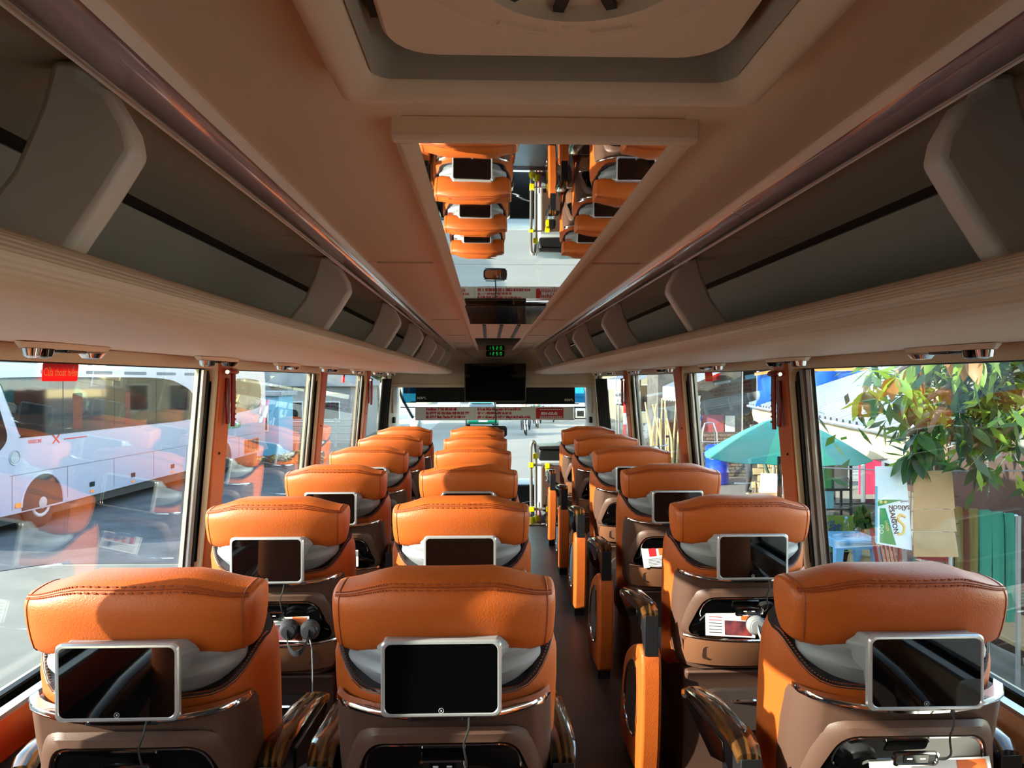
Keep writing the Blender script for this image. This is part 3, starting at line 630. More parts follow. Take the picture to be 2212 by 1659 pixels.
# windscreen blinds with the maker's lettering
KIA = lambda M, par, sc: [lettering('KI\u039b', .05 * sc, WHITEINK, par, M, 'logo', spacing=.82, font_bold=.001)]
def logo(par, x, y, z, sc=1.0):
    """joined strokes: a slanted K, a bar and an open A"""
    mb = MB(); t_ = .0045 * sc
    def st(a, b): 
        a, b = Vector((x + a[0] * sc, y, z + a[1] * sc)), Vector((x + b[0] * sc, y, z + b[1] * sc)); d = b - a
        mb.box((a + b) / 2, (d.length, .002, t_ * 1.6), Matrix.Rotation(-math.atan2(d.z, d.x), 3, 'Y'))
    for a, b in (((0, 0), (0, .028)), ((0, .008), (.034, .028)), ((.012, .012), (.030, 0)), ((.030, 0), (.052, .028)), ((.052, .028), (.052, 0)), ((.052, 0), (.082, .028)), ((.082, .028), (.098, 0)), ((.098, 0), (.102, .004))): st(a, b)
    part('logo', mb, WHITEINK, par, smooth=False)
for nm, x0, x1, z0, z1, lx in (('left half', -.895, .05, 1.215, 1.43, -.87), ('right half', .10, 1.085, 1.19, 1.43, .96)):
    sb = thing('sun_blind', 'black roller blind with white logo over the %s of the windscreen' % nm, 'blind', ((x0 + x1) / 2, 9.3, 1.3), 0, 'black windscreen blinds')
    part('blind_cloth', MB().bb(x0, x1, 9.325, 9.332, z0, z1), BLACKCLOTH, sb)
    part('hem_bar', MB().tube([(x0 - .06 if x0 < 0 else x0, 9.328, z0), (x1 + (.05 if x0 > 0 else 0), 9.328, z0)], .007, 6), DARKP, sb)
    part('roller', MB().tube([(x0, 9.33, 1.43), (x1, 9.33, 1.43)], .014, 8), DARKP, sb)
    logo(sb, lx, 9.323, z0 + .035)
SHADEBLUE = glassmat('blue_shade_film', (.10, .38, .60, 1))
for x0, x1, nm in ((-1.07, -.90, 'left'), (1.09, 1.235, 'right')):
    o = MB().bb(x0, x1, 9.43, 9.434, 1.20, 1.43).build('shade_film', SHADEBLUE); tag(o, 'blue tinted film in the upper %s corner of the windscreen' % nm, 'window film')
    o = MB().bb(x0 - .02, x1 + .01, 9.395, 9.41, 1.14, 1.152).build('wiper_bar', RUBBER); tag(o, 'black bar across the windscreen edge at the %s end of the notice' % nm, 'bar')
fb = thing('framed_notice', 'small black framed board at the right end of the notice', 'board', (1.17, 9.4, 1.07))
part('frame_bar', MB().loft([[(x, y, z) for x, z in rrect(1.085 + d, 1.245 - d, .995 + d, 1.148 - d, .004, 2)] for d, y in ((0, 9.39), (0, 9.40))], cap=False).loft([[(x, 9.39, z) for x, z in rrect(1.085 + d, 1.245 - d, .995 + d, 1.148 - d, .004, 2)] for d in (0, .014)], cap=False), RUBBER, fb)
part('plate', MB().bb(1.12, 1.205, 9.392, 9.398, 1.03, 1.10), GREYP, fb)
# notice board
nb = thing('notice_board', 'long white notice strip with red Vietnamese print across the windscreen', 'notice', (.1, 9.38, 1.06))
part('board', MB().bb(-.905, 1.075, 9.37, 9.378, .985, 1.152), PAPER, nb)
def bt(txt, x, z, size, m=REDINK, par=nb, y=9.3692, sx=1.0, bold=.0032):
    p = Vector((x, y, z)) - Vector(nb.location); M = facing(p, (1, 0, 0), (0, 0, 1)) @ Matrix.Diagonal((sx, 1, 1, 1)); return lettering(txt, size, m, par, M, font_bold=bold)
bt('Hotline: 1900 88 68 68', -.77, 1.108, .047, sx=.86)
bt('S\u1edf GTVT H\u1ed3 Ch\u00ed Minh: 028 38 353 777', -.77, 1.060, .041, sx=.80)
bt('S\u1edf GTVT B\u00ecnh Thu\u1eadn: 0913 688 616', -.77, 1.012, .041, sx=.80)
bt('B\u1ebfn xe Mi\u1ec1n \u0110\u00f4ng m\u1edbi - B\u1ebfn xe M\u0169i N\u00e9', -.13, 1.108, .041, sx=.80)
bt('Gi\u00e1 v\u00e9 : 400.000vn\u0111/h\u00e0nh kh\u00e1ch', -.13, 1.060, .041, sx=.80)
bt('(Gi\u00e1 v\u00e9 \u0111\u00e3 bao g\u1ed3m VAT v\u00e0 20kg h\u00e0nh l\u00fd mi\u1ec5n c\u01b0\u1edbc)', -.13, 1.012, .038, sx=.80)
part('divider_line', MB().bb(-.165, -.163, 9.3685, 9.37, .99, 1.14), DARKINK, nb)
rb = part('red_panel', MB().prism([(x, z) for x, z in rrect(.60, .945, 1.003, 1.138, .018, 4)], 'y', 9.367, 9.37), REDINK, nb)
for z in (1.118, 1.028, 1.012):
    mb = MB()
    for k in range(11): mb.box((.66 + .026 * k, 9.366, z), (.017, .002, .011 if z < 1.1 else .014))
    part('seat_marks', mb, PAPER, rb)
bt('50H-415.42', .665, 1.052, .045, PAPER, rb, 9.3655, .95)
for x in (-.85, -.62, -.3, -.02, .2, .45, .8, 1.05):
    for z in (.99, 1.147): part('suction_cup', MB().sphere((x + .03 * (z < 1), 9.366, z), .006, 6, 4), RUBBER, nb)
rm = thing('rear_view_mirror', 'black rear view mirror below the notice strip', 'mirror', (.1, 9.2, .85))
part('mirror_housing', MB().prism([(x, z) for x, z in rrect(-.055, .235, .785, .925, .04, 5)], 'y', 9.2, 9.25), DARKP, rm, bevel=.012)
part('mirror_glass', MB().prism([(x, z) for x, z in rrect(-.035, .215, .803, .907, .03, 5)], 'y', 9.195, 9.2), MIRROR, rm)
part('stem', MB().tube([(.09, 9.24, .91), (.10, 9.3, 1.02), (.08, 9.34, 1.3)], .008, 6), DARKP, rm)
om = thing('wing_mirror', 'white wing mirror outside the left end of the windscreen', 'mirror', (-.95, 9.75, .9))
part('mirror_shell', MB().sphere((-.93, 9.8, .92), .10, 14, 8, (.85, .6, 1.1)), WHITEP, om)
part('mirror_arm', MB().tube([(-.95, 9.8, .95), (-1.1, 9.68, 1.25), (-1.14, 9.55, 1.42)], .02, 6), DARKP, om)
# handrail, bin and box by the entrance
gr = thing('grab_rail', 'chrome grab rail with yellow joints at the entrance steps', 'handrail', (.47, 7.8, 0))
part('post', MB().tube(catmull([(.452, 7.80, .02), (.450, 7.80, .4), (.447, 7.80, .74), (.455, 7.80, .82), (.475, 7.80, .845), (.495, 7.83, .80), (.50, 7.86, .6), (.505, 7.88, .05)], 5, False), .017, 10), STEEL, gr)
for z, x1 in ((.60, 1.0), (.14, .85)): part('cross_bar', MB().tube([(.455, 7.80, z), (x1, 7.82, z)], .015, 10), STEEL, gr)
for p in ((.452, 7.80, .60), (.458, 7.80, .14), (.497, 7.83, .69), (.62, 7.805, .59)):
    part('joint', MB().box(p, (.05, .05, .055)), YELLOW, gr, bevel=.006)
part('joint', MB().box((.62, 7.805, .53), (.035, .035, .09)), YELLOW, gr, bevel=.004)
for p in ((.46, 7.80, .0), (.51, 7.88, -.0)): part('foot', MB().lathe([(.035, 0), (.035, .03), (.025, .06), (.02, .06)], p, 12), YELLOW, gr)
bn = thing('guide_cabinet', 'grey cabinet with brown panel and coat hook behind the rail', 'cabinet', (.78, 8.1, -.34))
part('cabinet_body', MB().bb(.545, 1.05, 8.0, 8.4, -.34, .62), GREYP, bn, bevel=.02)
part('cabinet_panel', MB().prism([(x, z) for x, z in rrect(.575, 1.02, .08, .57, .03, 4)], 'y', 7.985, 8.0), BROWNP, bn, bevel=.004)
hk = part('hook_recess', MB().prism([(x, z) for x, z in rrect(.61, .70, .44, .545, .03, 5)], 'y', 7.978, 7.986), DARKP, bn)
part('hook', MB().sphere((.635, 7.965, .41), .022, 8, 6), CHROME, hk)
bx = thing('equipment_box', 'black lidded box on top of the grey cabinet', 'box', (.78, 8.1, .62))
part('box_body', MB().bb(.55, 1.05, 8.02, 8.38, .621, .74), DARKP, bx, bevel=.012)
part('box_lid', MB().prism([(.54, .742), (1.06, .742), (1.06, .80), (.80, .80), (.77, .782), (.54, .775)], 'y', 8.0, 8.4), DARKP, bx, bevel=.008)
PINK = mat('pink_liquid', rgb(226, 150, 160), .3)
pb = thing('spray_bottle', 'small pink bottle with white cap at the foot of the rail', 'bottle', (.535, 7.95, -.34))
MB().lathe([(.03, 0), (.034, .03), (.034, .40), (.02, .45), (.015, .46)], (0, 0, 0), 12).build('bottle_body', PINK, pb); MB().lathe([(.017, .46), (.017, .52), (.01, .53)], (0, 0, 0), 10).build('cap', WHITEP, pb)
st = MB().bb(.46, 1.2, 7.705, 8.0, -.34, -.02).build('trim_5', BROWNP); struct(st, 'step block at the entrance')
# ------------------------------------------------------------------ hammers, stickers
def hammer(s, y, z, where):
    h = thing('emergency_hammer', 'red emergency hammer on the orange pillar, ' + where, 'hammer', (wx(s, z) - s * .024, y, z), 0, 'red emergency hammers')
    a = -s
    MB().bb(-.0 + 0, a * .010, -.018, .018, -.15, .04).build('bracket', REDP, h, bevel=.006)
    MB().tube([(a * .025, 0, -.16), (a * .028, 0, -.02), (a * .028, 0, .06)], [.009, .011, .010], 8).build('grip', REDP, h)
    hh = MB().tube([(a * .028, -.055, .065), (a * .028, -.03, .068), (a * .028, .03, .068), (a * .028, .05, .066)], [.006, .013, .013, .009], 8).build('hammer_head', REDP, h)
    MB().lathe([(.008, -.07), (.009, -.056), (.002, -.056)], (a * .028, 0, .065), 8, 'y').build('steel_tip', CHROME, hh)
    mb = MB()
    for k in range(6): mb.box((a * .0378, 0, -.13 + .022 * k), (.002, .009, .008))
    mb.build('raised_print', SEAM, h)
hammer(-1, 3.145, 1.45, 'left wall, nearest the camera'); hammer(-1, 6.86, 1.42, 'left wall, far end'); hammer(1, 3.035, 1.44, 'right wall, nearest the camera'); hammer(1, 6.51, 1.42, 'right wall, far end')
STK = leafmat('sticker_red', rgb(226, 24, 34), rgb(240, 30, 40)); STY = leafmat('sticker_yellow', rgb(255, 246, 170), rgb(255, 246, 150))
def sticker(s, y, z, wd, hg, txt, label, m=None):
    st = thing('exit_sticker', label, 'sticker', wp(s, y, z, .032))
    M0 = facing((0, 0, 0), (0, -s, 0), (-s * .085, 0, 1)); k = MB().loft([[M0 @ Vector((x, q, t)) for x, q in rrect(-wd / 2, wd / 2, -hg / 2, hg / 2, .006, 3)] for t in (0, .0015)]).build('label', STK, st)
    if txt: lettering(txt, hg * .62, STY, k, M0 @ Matrix.Translation((0, -hg * .22, .0025)) @ Matrix.Diagonal((wd / .19 * .92, 1, 1, 1)), align='CENTER', ext=.0003)
sticker(-1, 2.03, 1.503, .165, .05, 'C\u1eeda tho\u00e1t hi\u1ec3m', 'red exit sticker with yellow lettering on the near left window')
sticker(-1, 5.95, 1.495, .06, .06, '', 'small blank red sticker on the third left window')
sticker(1, 4.2, 1.50, .14, .05, 'C\u1eeda tho\u00e1t hi\u1ec3m', 'red exit sticker seen from behind on the second right window')
# ================================================================== outside
GZ = -1.27
CONC = mat('concrete_ground', rgb(142, 138, 129), .9, var=.18, vscale=.7)
ASPH = mat('asphalt_dark', rgb(80, 80, 84), .8, var=.45, vscale=1.6, bump=.3, bscale=30)
ROADM = mat('road_concrete', rgb(114, 107, 97), .9, var=.12, vscale=.35)
WHITEB = mat('bus_white', rgb(158, 156, 172), .22, spec=.5, coat=.5)
TINT = mat('bus_glass', rgb(18, 22, 24), .04, spec=.7)
LINEM = mat('panel_gap', rgb(92, 92, 104), .6)
CREAM = mat('wall_cream', rgb(178, 166, 136), .85, var=.12, vscale=1.2)
TIN = mat('tin_white', rgb(122, 128, 140), .4, spec=.4, var=.08, vscale=2)
TARP = mat('tarp_blue', rgb(20, 84, 176), .45, var=.18, vscale=5, bump=.6, bscale=14)
TARPO = mat('tarp_orange', rgb(240, 130, 50), .5)
UMB = mat('umbrella_green', rgb(52, 150, 120), .6)
UMB2 = mat('umbrella_green_dark', rgb(36, 122, 110), .6)
STONE = mat('stone_dark', rgb(104, 100, 96), .9, var=.4, vscale=3, bump=.6, bscale=12)
BRICK = mat('brick_grey', rgb(128, 116, 104), .9, var=.25, vscale=8)
BRICKY = mat('brick_pale', rgb(206, 184, 140), .9, var=.2, vscale=6)
MORTAR = mat('mortar', rgb(82, 78, 74), .95)
DRUMB = mat('drum_blue', rgb(24, 74, 196), .35)
BUCKET = mat('bucket_white', rgb(222, 218, 212), .45)
ALU = mat('aluminium', rgb(200, 202, 205), .3, metal=.8)
BAMBOO = mat('bamboo', rgb(206, 180, 120), .6, var=.2, vscale=12)
CARD = mat('cardboard', rgb(176, 146, 110), .8, var=.08, vscale=5)
CARTON = mat('carton_white', rgb(214, 226, 238), .55)
GREENINK = mat('ink_green', rgb(40, 140, 84), .55)
GOLDINK = mat('ink_gold', rgb(226, 190, 110), .55)
MAROON = mat('panel_maroon', rgb(176, 92, 100), .7)
DARKW = mat('shade_brown', rgb(66, 48, 42), .9, var=.3, vscale=3)  # dimness of the stall interiors is put into this brown
CLOTHG = mat('cloth_green', rgb(52, 122, 106), .9); CLOTHO = mat('cloth_olive', rgb(112, 98, 56), .9); CLOTHR = mat('cloth_rust', rgb(96, 52, 36), .9)
STOOLB = mat('plastic_lightblue', rgb(104, 168, 216), .4)
CHAIRR = mat('plastic_darkred', rgb(132, 28, 44), .4)
PLASTIC = glassmat('clear_plastic', (.93, .95, .97, 1))
BARK = mat('bark', rgb(112, 96, 80), .95, var=.3, vscale=8, bump=.8, bscale=30)
SKIN = mat('skin', rgb(190, 140, 112), .6); SHIRTG = mat('shirt_green', rgb(70, 96, 84), .85); TROUS = mat('trousers_dark', rgb(48, 50, 56), .85); SHIRTW = mat('shirt_grey', rgb(150, 150, 156), .8)
HAIR = mat('hair_black', rgb(22, 20, 20), .6)
WALLG = mat('wall_grey', rgb(160, 158, 156), .85, var=.1, vscale=1); ROOFG = mat('roof_grey', rgb(150, 152, 156), .7, var=.2, vscale=2); TEAL = mat('wall_teal', rgb(110, 170, 196), .7)
CARG = mat('taxi_green', rgb(20, 150, 120), .25, coat=.5); CARW = mat('car_white', rgb(225, 225, 225), .25, coat=.5); TYRE = mat('tyre', rgb(24, 24, 25), .8)
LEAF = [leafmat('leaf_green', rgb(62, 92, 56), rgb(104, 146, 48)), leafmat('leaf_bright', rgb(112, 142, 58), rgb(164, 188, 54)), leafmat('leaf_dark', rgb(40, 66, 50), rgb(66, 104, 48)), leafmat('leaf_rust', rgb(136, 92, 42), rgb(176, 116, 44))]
struct(MB().bb(-70, 70, -40, 160, GZ - .2, GZ).build('ground', CONC), 'pale concrete yard around the bus')
struct(MB().bb(-3.2, 7.5, 11.0, 160, GZ, GZ + .006).build('road', ROADM), 'pale sunlit road running ahead of the bus')
mb = MB()
pts = [(-16, 9.5), (-12, 8.6), (-8.2, 9.9), (-6.6, 11.4), (-4.4, 11.4), (-3.6, 14), (-4.0, 40), (-16, 40)]
mb.loft([[(x, y, z) for x, y in pts] for z in (GZ, GZ + .012)]); struct(mb.build('ground_1', ASPH), 'dark asphalt under and beside the parked bus')

GREYA = mat('asphalt_grey', rgb(116, 112, 103), .85, var=.2, vscale=1.2, bump=.2, bscale=40)
mb = MB(); mb.loft([[(x, y, z) for x, y in ((-20, -4), (-1.7, -4), (-1.7, 11.2), (-4.4, 11.3), (-6.6, 11.3), (-8.2, 9.8), (-12, 8.5), (-20, 9.0))] for z in (GZ, GZ + .010)]); struct(mb.build('ground_2', GREYA), 'worn grey asphalt of the yard beside our bus')
def W(px, py, Y): return at(px, py, Y)
# ------------------------------------------------------------------ parked bus on the left
pbp = Vector((-8.42 - .115, 13.15 - 1.2, GZ))           # its side runs from the front corner away from us
bus = thing('parked_bus', 'white coach parked alongside seen through the left windows', 'bus', pbp, -math.atan2(1.0, 10.8))
def BB(nm, mb, m, p=bus, **k): return mb.build(nm, m, p, **k)
WID = 2.5
side = [(.25, .40), (.0, .95), (.02, 1.6), (.25, 2.6), (.55, 2.98), (1.2, 3.06), (11.4, 3.06), (11.8, 3.10), (12.8, 3.06), (13.05, 2.8), (13.05, .75), (12.8, .45), (6, .40)]
prof = catmull([(y, z) for y, z in side], 2)
body = BB('body', MB().loft([[(x, y, z) for y, z in prof] for x in (0.0, -WID)]), WHITEB, bevel=.05, seg=3, angle=.7)
def sideplate(nm, pts, m, par, t0=.0, t1=.012, **k): return BB(nm, MB().loft([[(x, y, z) for y, z in pts] for x in (t0, t1)]), m, par, **k)
gl = sideplate('window_band', catmull([(2.0, 1.72), (1.78, 1.76), (1.66, 1.95), (1.30, 2.66), (1.36, 2.80), (4, 2.82), (6.6, 2.80), (7.6, 2.62), (8.1, 2.40), (8.3, 2.0), (8.1, 1.74), (5, 1.72)], 3), TINT, body, .002, .014)
for y in (2.9, 4.6, 6.3): sideplate('window_joint', [(y, 1.76), (y + .02, 1.76), (y + .02, 2.78), (y, 2.78)], RUBBER, gl, .013, .017)
sideplate('seat_curtain', rrect(3.2, 3.5, 1.78, 2.5, .03, 2), CLOTHR, gl, .013, .016); sideplate('seat_curtain', rrect(5.0, 5.2, 1.78, 2.5, .03, 2), CLOTHR, gl, .013, .016)
gl2 = sideplate('rear_window', catmull([(9.6, 1.78), (9.3, 2.0), (9.4, 2.6), (9.9, 2.80), (12.2, 2.78), (12.6, 2.6), (12.65, 2.15), (12.3, 1.86)], 3), TINT, body, .002, .014)
sideplate('front_glass', catmull([(.30, 1.05), (.72, 1.12), (1.24, 1.52), (1.42, 1.72), (1.36, 2.0), (1.02, 2.7), (.60, 2.8), (.30, 2.3), (.12, 1.6)], 3), TINT, body, .002, .01)
for y in (1.55, 3.05, 4.6, 6.2, 7.8, 9.4, 11.0): sideplate('panel_gap', [(y, .45), (y + .012, .45), (y + .012, 1.06), (y, 1.06)], LINEM, body, .002, .004)
sideplate('panel_gap', [(1.5, 1.06), (12.8, 1.06), (12.8, 1.072), (1.5, 1.072)], LINEM, body, .002, .004)
for y in (3.75, 5.25, 7.0): sideplate('handle', rrect(y, y + .16, .56, .66, .02, 3), TINT, body, .002, .012); sideplate('marker_lamp', rrect(y + .02, y + .14, .44, .49, .015, 3), TARPO, body, .002, .012)
sideplate('marker_lamp', rrect(1.62, 1.80, .48, .56, .03, 3), TARPO, body, .002, .014)
for k in range(6): sideplate('roof_vent', rrect(2.3 + k * 1.35, 3.2 + k * 1.35, 2.88, 2.95, .02, 2), LINEM, body, .0, .004)
vg_ = sideplate('grille', rrect(11.4, 12.5, .48, .92, .03, 3), ORANGEP, body, .002, .012)  # the orange is a reflection painted into the base colour
for k in range(10): sideplate('slat', rrect(11.43 + .105 * k, 11.48 + .105 * k, .51, .89, .005, 1), WALLD, vg_, .011, .02)
lw = BB('emblem', MB().tube([(.006, 1.62 + .13 * cos(2 * pi * k / 20), 1.38 + .13 * sin(2 * pi * k / 20)) for k in range(20)], .010, 5, ring=True).lathe([(.10, .0), (.10, .008)], (.0, 1.62, 1.38), 16, 'x'), GREYP, body)
def sidetext(txt, y, z, size, m, par=body, **k): return lettering(txt, size, m, par, facing((.012, y, z), (0, 1, 0), (0, 0, 1)), **k)
sidetext('VNSCRE', 1.95, 1.60, .10, REDINK); mb = MB()
for a in (.7, -.7): mb.box((.006, 2.72, 1.63), (.01, .24, .022), Matrix.Rotation(a, 3, 'X'))
mb.box((.006, 3.3, 1.61), (.01, .7, .016)); BB('cross_mark', mb, REDINK, body)
sidetext('50F-500.99', 10.05, 1.33, .24, GREENINK, font_bold=.004)
for y in (2.35, 9.9):
    wh = BB('wheel', MB().lathe([(.44, -.30), (.47, -.25), (.47, -.05), (.43, -.02), (.28, -.01)], (-.02, y, .47), 24, 'x'), TYRE, bus)
    BB('hub', MB().lathe([(.28, -.02), (.25, .0), (.13, -.04), (.11, .02), (.03, .03)], (-.015, y, .47), 16, 'x'), GREYP, wh)
    ao = [(y + .56 * cos(pi * k / 14), .47 + .54 * sin(pi * k / 14)) for k in range(15)] + [(y - .56, .40), (y + .56, .40)]
    BB('wheel_arch', MB().loft([[(x, a, b) for a, b in ao] for x in (-.2, .003)]), RUBBER, bus)
    BB('arch_lip', MB().tube([(.004, y + .57 * cos(pi * k / 14), .47 + .55 * sin(pi * k / 14)) for k in range(15)], .02, 6), WHITEB, bus)
BB('skirt', MB().bb(-2.3, -.1, .5, 12.6, .2, .45), RUBBER, bus)
# ------------------------------------------------------------------ houses, trees and fence on the left and ahead
def house(name, label, x0, x1, y0, y1, h, wall, roof, wins, rh=0.0, face='x', cat='building'):
    hs = thing(name, label, cat, ((x0 + x1) / 2, (y0 + y1) / 2, GZ)); dx, dy = (x1 - x0) / 2, (y1 - y0) / 2
    MB().bb(-dx, dx, -dy, dy, 0, h).build('wall', wall, hs)
    if rh: MB().loft([[(-dx - .3, -dy - .3, h), (dx + .3, -dy - .3, h), (dx + .3, dy + .3, h), (-dx - .3, dy + .3, h)], [(-dx * .15, -dy - .3, h + rh), (dx * .15, -dy - .3, h + rh), (dx * .15, dy + .3, h + rh), (-dx * .15, dy + .3, h + rh)]]).build('roof', roof, hs)
    else: MB().bb(-dx - .15, dx + .15, -dy - .15, dy + .15, h, h + .15).build('roof', roof, hs)
    for (u, z, ww, wh_, f) in wins:
        if f == 'x+': c, d, e = (dx, u, z), (.08, ww, wh_), (.12, ww - .12, wh_ - .12)
        elif f == 'x-': c, d, e = (-dx, u, z), (.08, ww, wh_), (.12, ww - .12, wh_ - .12)
        else: c, d, e = (u, -dy, z), (ww, .08, wh_), (ww - .12, .12, wh_ - .12)
        wf = MB().box(c, d).build('window', WHITEP, hs); MB().box(c, e).build('pane', TINT, wf)
    return hs
house('house', 'grey flat-roofed house behind the parked bus, left of the teal kiosk', -17, -11.5, 34, 44, 5.2, WALLG, ROOFG, [(-1.2, 2.6, 1.2, 1.3, 'y'), (1.2, 2.6, 1.2, 1.3, 'y'), (-2, 2.4, 1.2, 1.2, 'x+'), (1.5, 2.4, 1.2, 1.2, 'x+')])
house('house', 'low house with grey pitched roof and barred wall beyond the leaf heap', -9.5, -6.0, 33, 41, 2.5, WALLG, ROOFG, [(-.8, 1.4, 1.0, .9, 'y'), (.8, 1.4, 1.0, .9, 'y')], 1.3)
house('house', 'tall grey shop house at the far left of the yard', -30, -20, 18, 34, 7.5, WALLG, ROOFG, [(-4, 2.6, 1.6, 1.6, 'x+'), (0, 2.6, 1.6, 1.6, 'x+'), (4, 2.6, 1.6, 1.6, 'x+'), (-4, 5.6, 1.6, 1.4, 'x+'), (0, 5.6, 1.6, 1.4, 'x+'), (4, 5.6, 1.6, 1.4, 'x+')])
house('kiosk', 'small teal kiosk with pale shutter behind the tail of the parked bus', -9.2, -7.6, 27.5, 29.5, 2.2, TEAL, ROOFG, [(0, 1.3, .9, .8, 'y')], cat='kiosk')
house('shop_house', 'green-fronted shop across the yard beyond the parked bus', -22, -19.5, 4, 16, 3.6, GREENINK, TIN, [(-3, 1.4, 2.2, 1.6, 'x+'), (1, 1.4, 2.2, 1.6, 'x+'), (4, 1.4, 1.4, 1.6, 'x+')])
house('house', 'long two-storey house added out of view behind the camera, left side', -34, -24, -34, -8, 8.0, CREAM, ROOFG, [(-9 + 4.5 * k, 2.2 + 3 * q, 1.6, 1.5, 'x+') for k in range(5) for q in (0, 1)])  # unseen, added to keep bright sky near the sun off the headrests
house('house', 'grey house with pitched roof added out of view, left of the long two-storey house', -30, -23, -5, 3, 4.5, WALLG, ROOFG, [(-2, 2.0, 1.4, 1.4, 'x+'), (2, 2.0, 1.4, 1.4, 'x+')], 1.8)  # unseen too, added as a block against the glaring sky
house('shop_house', 'two-storey shop house added out of view behind the camera on the right side of the street', 10, 18, -26, -3, 7.0, WALLG, ROOFG, [(-8 + 4 * k, 2.0 + 3 * q, 1.6, 1.5, 'x-') for k in range(5) for q in (0, 1)])  # unseen, added to cut sky light from the right rear
def fence(name, label, p0, p1, h, n, m):
    f = thing(name, label, 'fence', p0); d = Vector(p1) - Vector(p0)
    for k in range(n + 1): p = d * (k / n); MB().bb(p.x - .05, p.x + .05, p.y - .05, p.y + .05, 0, h).build('post', m, f)
    for z in (.25, .5, .75, .95): MB().tube([(0, 0, h * z), (d.x, d.y, h * z)], .035, 5).build('rail', m, f)
    return f
fence('yard_fence', 'grey post and rail fence beyond the leaf heap', (-10.5, 31, GZ), (-5.2, 31, GZ), 1.2, 5, WALLG)
def tree(name, label, loc, tr_h, cr, mi, n, seed, leaf=.30, group=None, sq=.8):
    r_ = random.Random(seed); t_ = thing(name, label, 'tree', loc, 0, group)
    MB().tube([(0, 0, -.05), (.05, .0, tr_h * .5), (-.03, .05, tr_h), (0, 0, tr_h + cr * .8)], [cr * .09, cr * .07, cr * .06, .03], 8).build('trunk', BARK, t_)
    mb = MB()
    for k in range(n):
        while True:
            v = Vector((r_.uniform(-1, 1), r_.uniform(-1, 1), r_.uniform(-1, 1)))
            if .35 < v.length < 1: break
        lump = 1 + .25 * sin(v.x * 5 + seed) * cos(v.y * 6) ; c = Vector((v.x * cr * lump, v.y * cr * lump, tr_h + cr * sq + v.z * cr * sq))
        a = Vector((r_.uniform(-1, 1), r_.uniform(-1, 1), r_.uniform(-.6, .4))).normalized() * leaf; b = a.cross(Vector((r_.uniform(-1, 1), r_.uniform(-1, 1), 1))).normalized() * leaf * .35
        mb.add([c - a, c + b, c + a, c - b], [(0, 1, 2, 3)], r_.randrange(2))
    mb.build('foliage', [LEAF[mi], LEAF[2]], t_, smooth=False); return t_
tree('street_tree', 'leafy tree above the low grey roof on the left', (-6.8, 46, GZ), 2.6, 2.6, 0, 900, 1, .35)
tree('street_tree', 'dark tree at the left edge of the road far ahead', (-9, 70, GZ), 3, 4.5, 2, 900, 2, .5)
tree('street_tree', 'tall tree right of the road far ahead', (13, 75, GZ), 3, 5, 0, 900, 3, .5)
tree('street_tree', 'broad tree closing the end of the road', (2, 120, GZ), 2, 9, 0, 1100, 4, .9)
tree('street_tree', 'rounded tree left of the end of the road', (-18, 110, GZ), 2, 8, 2, 900, 5, .9)
tree('street_tree', 'tree behind the grey house at the far left', (-24, 52, GZ), 3, 5, 2, 900, 6, .5)
house('shop_house', 'pale shop house right of the road far ahead', 9, 16, 48, 60, 4.5, CREAM, ROOFG, [(-2, 1.6, 1.5, 1.8, 'y'), (1, 1.6, 1.5, 1.8, 'y'), (-3, 1.8, 2, 1.6, 'x-')])
house('shop_house', 'long pale building left of the road far ahead', -20, -7, 86, 96, 4.5, CREAM, ROOFG, [(-4, 2, 1.8, 1.6, 'y'), (-1, 2, 1.8, 1.6, 'y'), (2, 2, 1.8, 1.6, 'y'), (4.6, 2, 1.6, 1.6, 'y')])
mb = MB(); r_ = random.Random(3)
for k in range(700):
    a, d = r_.uniform(0, 2 * pi), abs(r_.gauss(0, .9)); p = Vector((-6.4 + d * cos(a) * 1.3, 25.5 + d * sin(a), GZ + max(.02, .38 - d * .22) * r_.uniform(.3, 1)))
    u = Vector((r_.uniform(-1, 1), r_.uniform(-1, 1), r_.uniform(-.5, .5))).normalized() * .11; v = u.cross(Vector((0, .2, 1))).normalized() * .05; mb.add([p - u, p + v, p + u, p - v], [(0, 1, 2, 3)], k % 2)
lp_ = mb.build('leaf_litter', [LEAF[3], BAMBOO], smooth=False); tag(lp_, 'heap of dry brown leaves on the asphalt past the parked bus', 'leaf litter', None, 'stuff')
# ------------------------------------------------------------------ traffic ahead
def figure(name, label, joints, bones, colour, loc, rz=0, group=None, extra=None):
    """one continuous skinned body; materials chosen along its height and limbs"""
    names = list(joints); me = bpy.data.meshes.new('body'); me.from_pydata([joints[n][0] for n in names], [(names.index(a), names.index(b)) for a, b in bones], [])
    o = bpy.data.objects.new('tmp', me); COL.objects.link(o); m = o.modifiers.new('s', 'SKIN')
    for i, n in enumerate(names): me.skin_vertices[0].data[i].radius = (joints[n][1], joints[n][1])
    me.skin_vertices[0].data[0].use_root = True; m.branch_smoothing = .3; sd = o.modifiers.new('d', 'SUBSURF'); sd.levels = 1
    dg = bpy.context.evaluated_depsgraph_get(); dg.update(); nm = bpy.data.meshes.new_from_object(o.evaluated_get(dg)); bpy.data.objects.remove(o)
    mats_ = [SKIN, colour[0], colour[1], HAIR]; nm.materials.clear()
    for k in mats_: nm.materials.append(k)
    js = [(Vector(joints[n][0]), joints[n][2]) for n in names]
    for p in nm.polygons: c = p.center; p.material_index = min(js, key=lambda j: (j[0] - c).length)[1]; p.use_smooth = True
    t_ = thing(name, label, 'person', loc, rz, group); b = bpy.data.objects.new('body', nm); COL.objects.link(b); b.parent = t_; return t_
